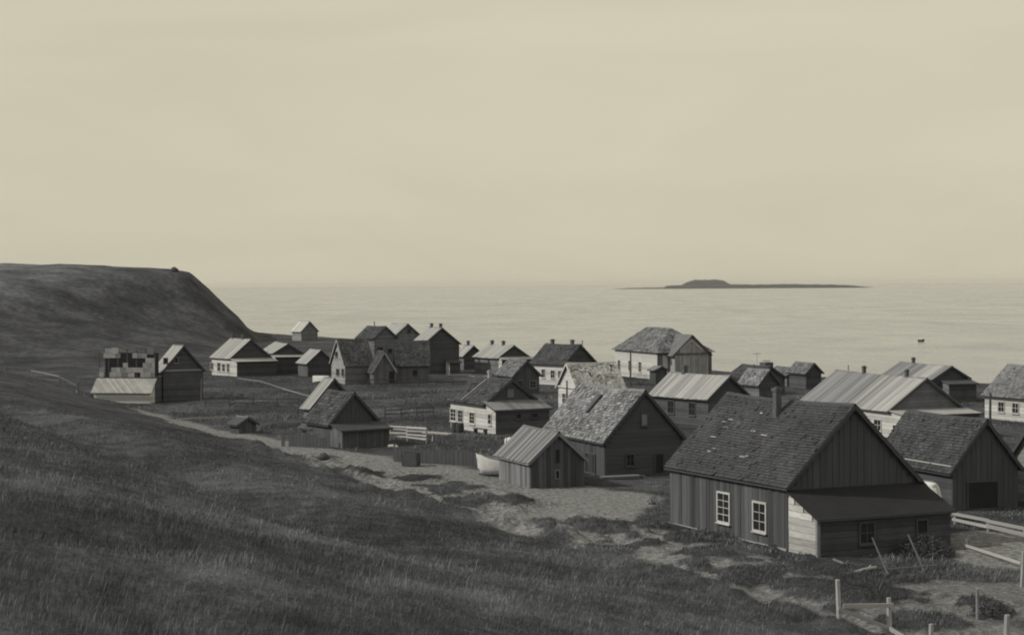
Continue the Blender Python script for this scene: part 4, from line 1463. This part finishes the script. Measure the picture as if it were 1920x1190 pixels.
def rock(name, label, loc, r, mat, sq=.7):
    b = MB()
    n, k = 10, 6
    for j in range(k + 1):
        ph = math.pi * j / k
        for i in range(n):
            w = 2 * math.pi * i / n
            q = r * (1 + random.uniform(-.14, .14))
            b.v.append((q * math.sin(ph) * math.cos(w), q * math.sin(ph) * math.sin(w), sq * q * math.cos(ph)))
    for j in range(k):
        for i in range(n):
            b.f.append((j * n + i, (j + 1) * n + i, (j + 1) * n + (i + 1) % n, j * n + (i + 1) % n)); b.m.append(0); b.t.append(0)
    o = b.build(name, MAT[mat], None, True)
    o.location = loc + Vector((0, 0, r * sq * .4))
    return tag(o, label, 'rock')
rock('road_boulder', 'dark boulder at the road edge below the dark barn', G_(606, 862), .4, 'post_dark', .8)
rock('crest_rock', 'dark rock knob on the brow of the headland', Vector((-74.0, 386, gz(-74.0, 386))), .95, 'post_dark', .8)
q = at(602, 716)
boat('white_skiff', 'white upturned skiff left of the steep pale gable', (q.x, q.y, .8), R(-10), 2.2, 1.1, .7, flip=True)

# ------------------------------------------------------------------ grass of the near slope
def grass(name, n, ylo, yhi, keep, hgt, wid, dens_pow, mat, seed, lean=0.35):
    g = np.random.default_rng(seed)
    y = ylo + (yhi - ylo) * g.random(n * 4)
    pr = (ylo / y) ** dens_pow
    y = y[g.random(len(y)) < pr * (y / yhi)**0]
    x = (g.random(len(y)) * 2 - 1) * 0.35 * (y + 6)
    # uniform per area along x needs weight ~ width
    w8 = (y + 6) / (yhi + 6)
    k = g.random(len(y)) < np.clip(w8 * 1.6, 0, 1)
    x, y = x[k], y[k]
    k = keep(x, y, g)
    x, y = x[k][:n], y[k][:n]
    z = height(x, y)
    m_ = len(x)
    patch = 0.5 + 0.5 * np.clip(fbm(x / 3.0 + 5, y / 4.5 + 8, 3), -1, 1)
    h_ = hgt * (0.45 + 0.9 * patch) * (0.6 + 0.7 * g.random(m_)) * (1 - 0.85 * sstep(yhi * .6, yhi, y))
    tall = g.random(m_) < .03 * (0.3 + 1.4 * patch)
    h_ = np.where(tall, h_ * 2.1, h_)
    wd = wid * (0.7 + 0.6 * g.random(m_)) * np.maximum(1, y / 34)
    yaw = g.random(m_) * 2 * np.pi
    lx = h_ * (lean * (0.5 + g.random(m_)) + 0.3 * (g.random(m_) - .5))
    ly = h_ * 0.7 * (g.random(m_) - 0.5)
    dx, dy = np.cos(yaw) * wd / 2, np.sin(yaw) * wd / 2
    co = np.zeros((m_, 5, 3))
    co[:, 0] = np.stack([x - dx, y - dy, z - .02], -1)
    co[:, 1] = np.stack([x + dx, y + dy, z - .02], -1)
    co[:, 2] = np.stack([x + dx * .7 + lx * .35, y + dy * .7 + ly * .35, z + h_ * .6], -1)
    co[:, 3] = np.stack([x - dx * .7 + lx * .35, y - dy * .7 + ly * .35, z + h_ * .6], -1)
    co[:, 4] = np.stack([x + lx, y + ly, z + h_ * .98], -1)
    me = bpy.data.meshes.new(name)
    me.vertices.add(m_ * 5)
    me.vertices.foreach_set('co', co.astype(np.float32).ravel())
    base = (np.arange(m_) * 5)[:, None]
    lp = np.concatenate([base + np.array([0, 1, 2, 3]), base + np.array([3, 2, 4])], 1).astype(np.int32)
    me.loops.add(lp.size)
    me.loops.foreach_set('vertex_index', lp.ravel())
    st = np.stack([np.arange(m_) * 7, np.arange(m_) * 7 + 4], -1).astype(np.int32)
    me.polygons.add(m_ * 2)
    me.polygons.foreach_set('loop_start', st.ravel())
    tn = (g.normal(0, .2, m_) + np.where(tall, .7, 0)).clip(-.6, 1.2)
    a_ = me.attributes.new('tint', 'FLOAT', 'FACE')
    a_.data.foreach_set('value', np.repeat(tn, 2).astype(np.float32))
    me.update(calc_edges=True)
    me.materials.append(mat)
    o = bpy.data.objects.new(name, me)
    col.objects.link(o)
    o['kind'] = 'stuff'
    return o
m, t, b = newmat('grass_blade')
b.inputs['Roughness'].default_value = 0.7
b.inputs['Specular IOR Level'].default_value = 0.15
geo = t.nodes.new('ShaderNodeNewGeometry')
gc, n2, n3 = grass_color(t, geo.outputs['Position'])
at_t = t.nodes.new('ShaderNodeAttribute'); at_t.attribute_name = 'tint'
scl = t.nodes.new('ShaderNodeVectorMath'); scl.operation = 'SCALE'
t.links.new(gc, scl.inputs[0])
t.links.new(math_node(t, 'MULTIPLY', math_node(t, 'ADD', at_t.outputs['Fac'], 1.0), 1.7), scl.inputs['Scale'])
t.links.new(scl.outputs[0], b.inputs['Base Color'])
o = grass('slope_grass', 380000, 21, 150, lambda x, y, g: (s_of(x, y) > -0.6) & (dirt_mask(x, y) < .3 + .2 * g.random(len(x))), .12, .010, 1.2, m, 3)
o['label'] = 'rough wind-bent grass covering the near slope'; o['category'] = 'grass'
o = grass('tussock_grass', 70000, 21, 120, lambda x, y, g: (s_of(x, y) > -0.6) & (dirt_mask(x, y) < .25) & (fbm(x * .9, y * .7 + 40, 3) > .42), .21, .011, 1.1, m, 21)
o['label'] = 'taller tussocks standing out of the slope grass'; o['category'] = 'grass'
o = grass('verge_grass', 60000, 58, 125, lambda x, y, g: (s_of(x, y) < 0.5) & (dirt_mask(x, y) < .25 + .25 * g.random(len(x))) & ((fbm(x / 3, y / 3, 3) > -.3) | (mounds(x, y)[1] > .3)), .12, .016, .6, m, 5)
o['label'] = 'short tufted grass on the road verges and around the houses'; o['category'] = 'grass'

o = grass('pasture_grass', 45000, 118, 270, lambda x, y, g: (s_of(x, y) < 2) & (y < np.interp(x, SHORE[:, 0], SHORE[:, 1]) - 2) & (dirt_mask(x, y) < .25 + .25 * g.random(len(x))) & (fbm(x / 5, y / 7, 4) > -.1 - .4 * g.random(len(x))), .14, .02, .2, m, 9)
o['label'] = 'patchy pasture grass between the houses'; o['category'] = 'grass'

# ------------------------------------------------------------------ sea air
hz, th_, bh = newmat('sea_haze')
th_.nodes.remove(bh)
pvn = th_.nodes.new('ShaderNodeVolumePrincipled')
pvn.inputs['Color'].default_value = (0.93, 0.92, 0.90, 1)
pvn.inputs['Density'].default_value = 2.5e-5
pvn.inputs['Anisotropy'].default_value = 0.0
th_.links.new(pvn.outputs[0], th_.nodes['Material Output'].inputs['Volume'])
b = MB()
b.box(-31000, 31000, -2500, 46000, -14, 62)
o = b.build('haze', hz)
o['kind'] = 'stuff'
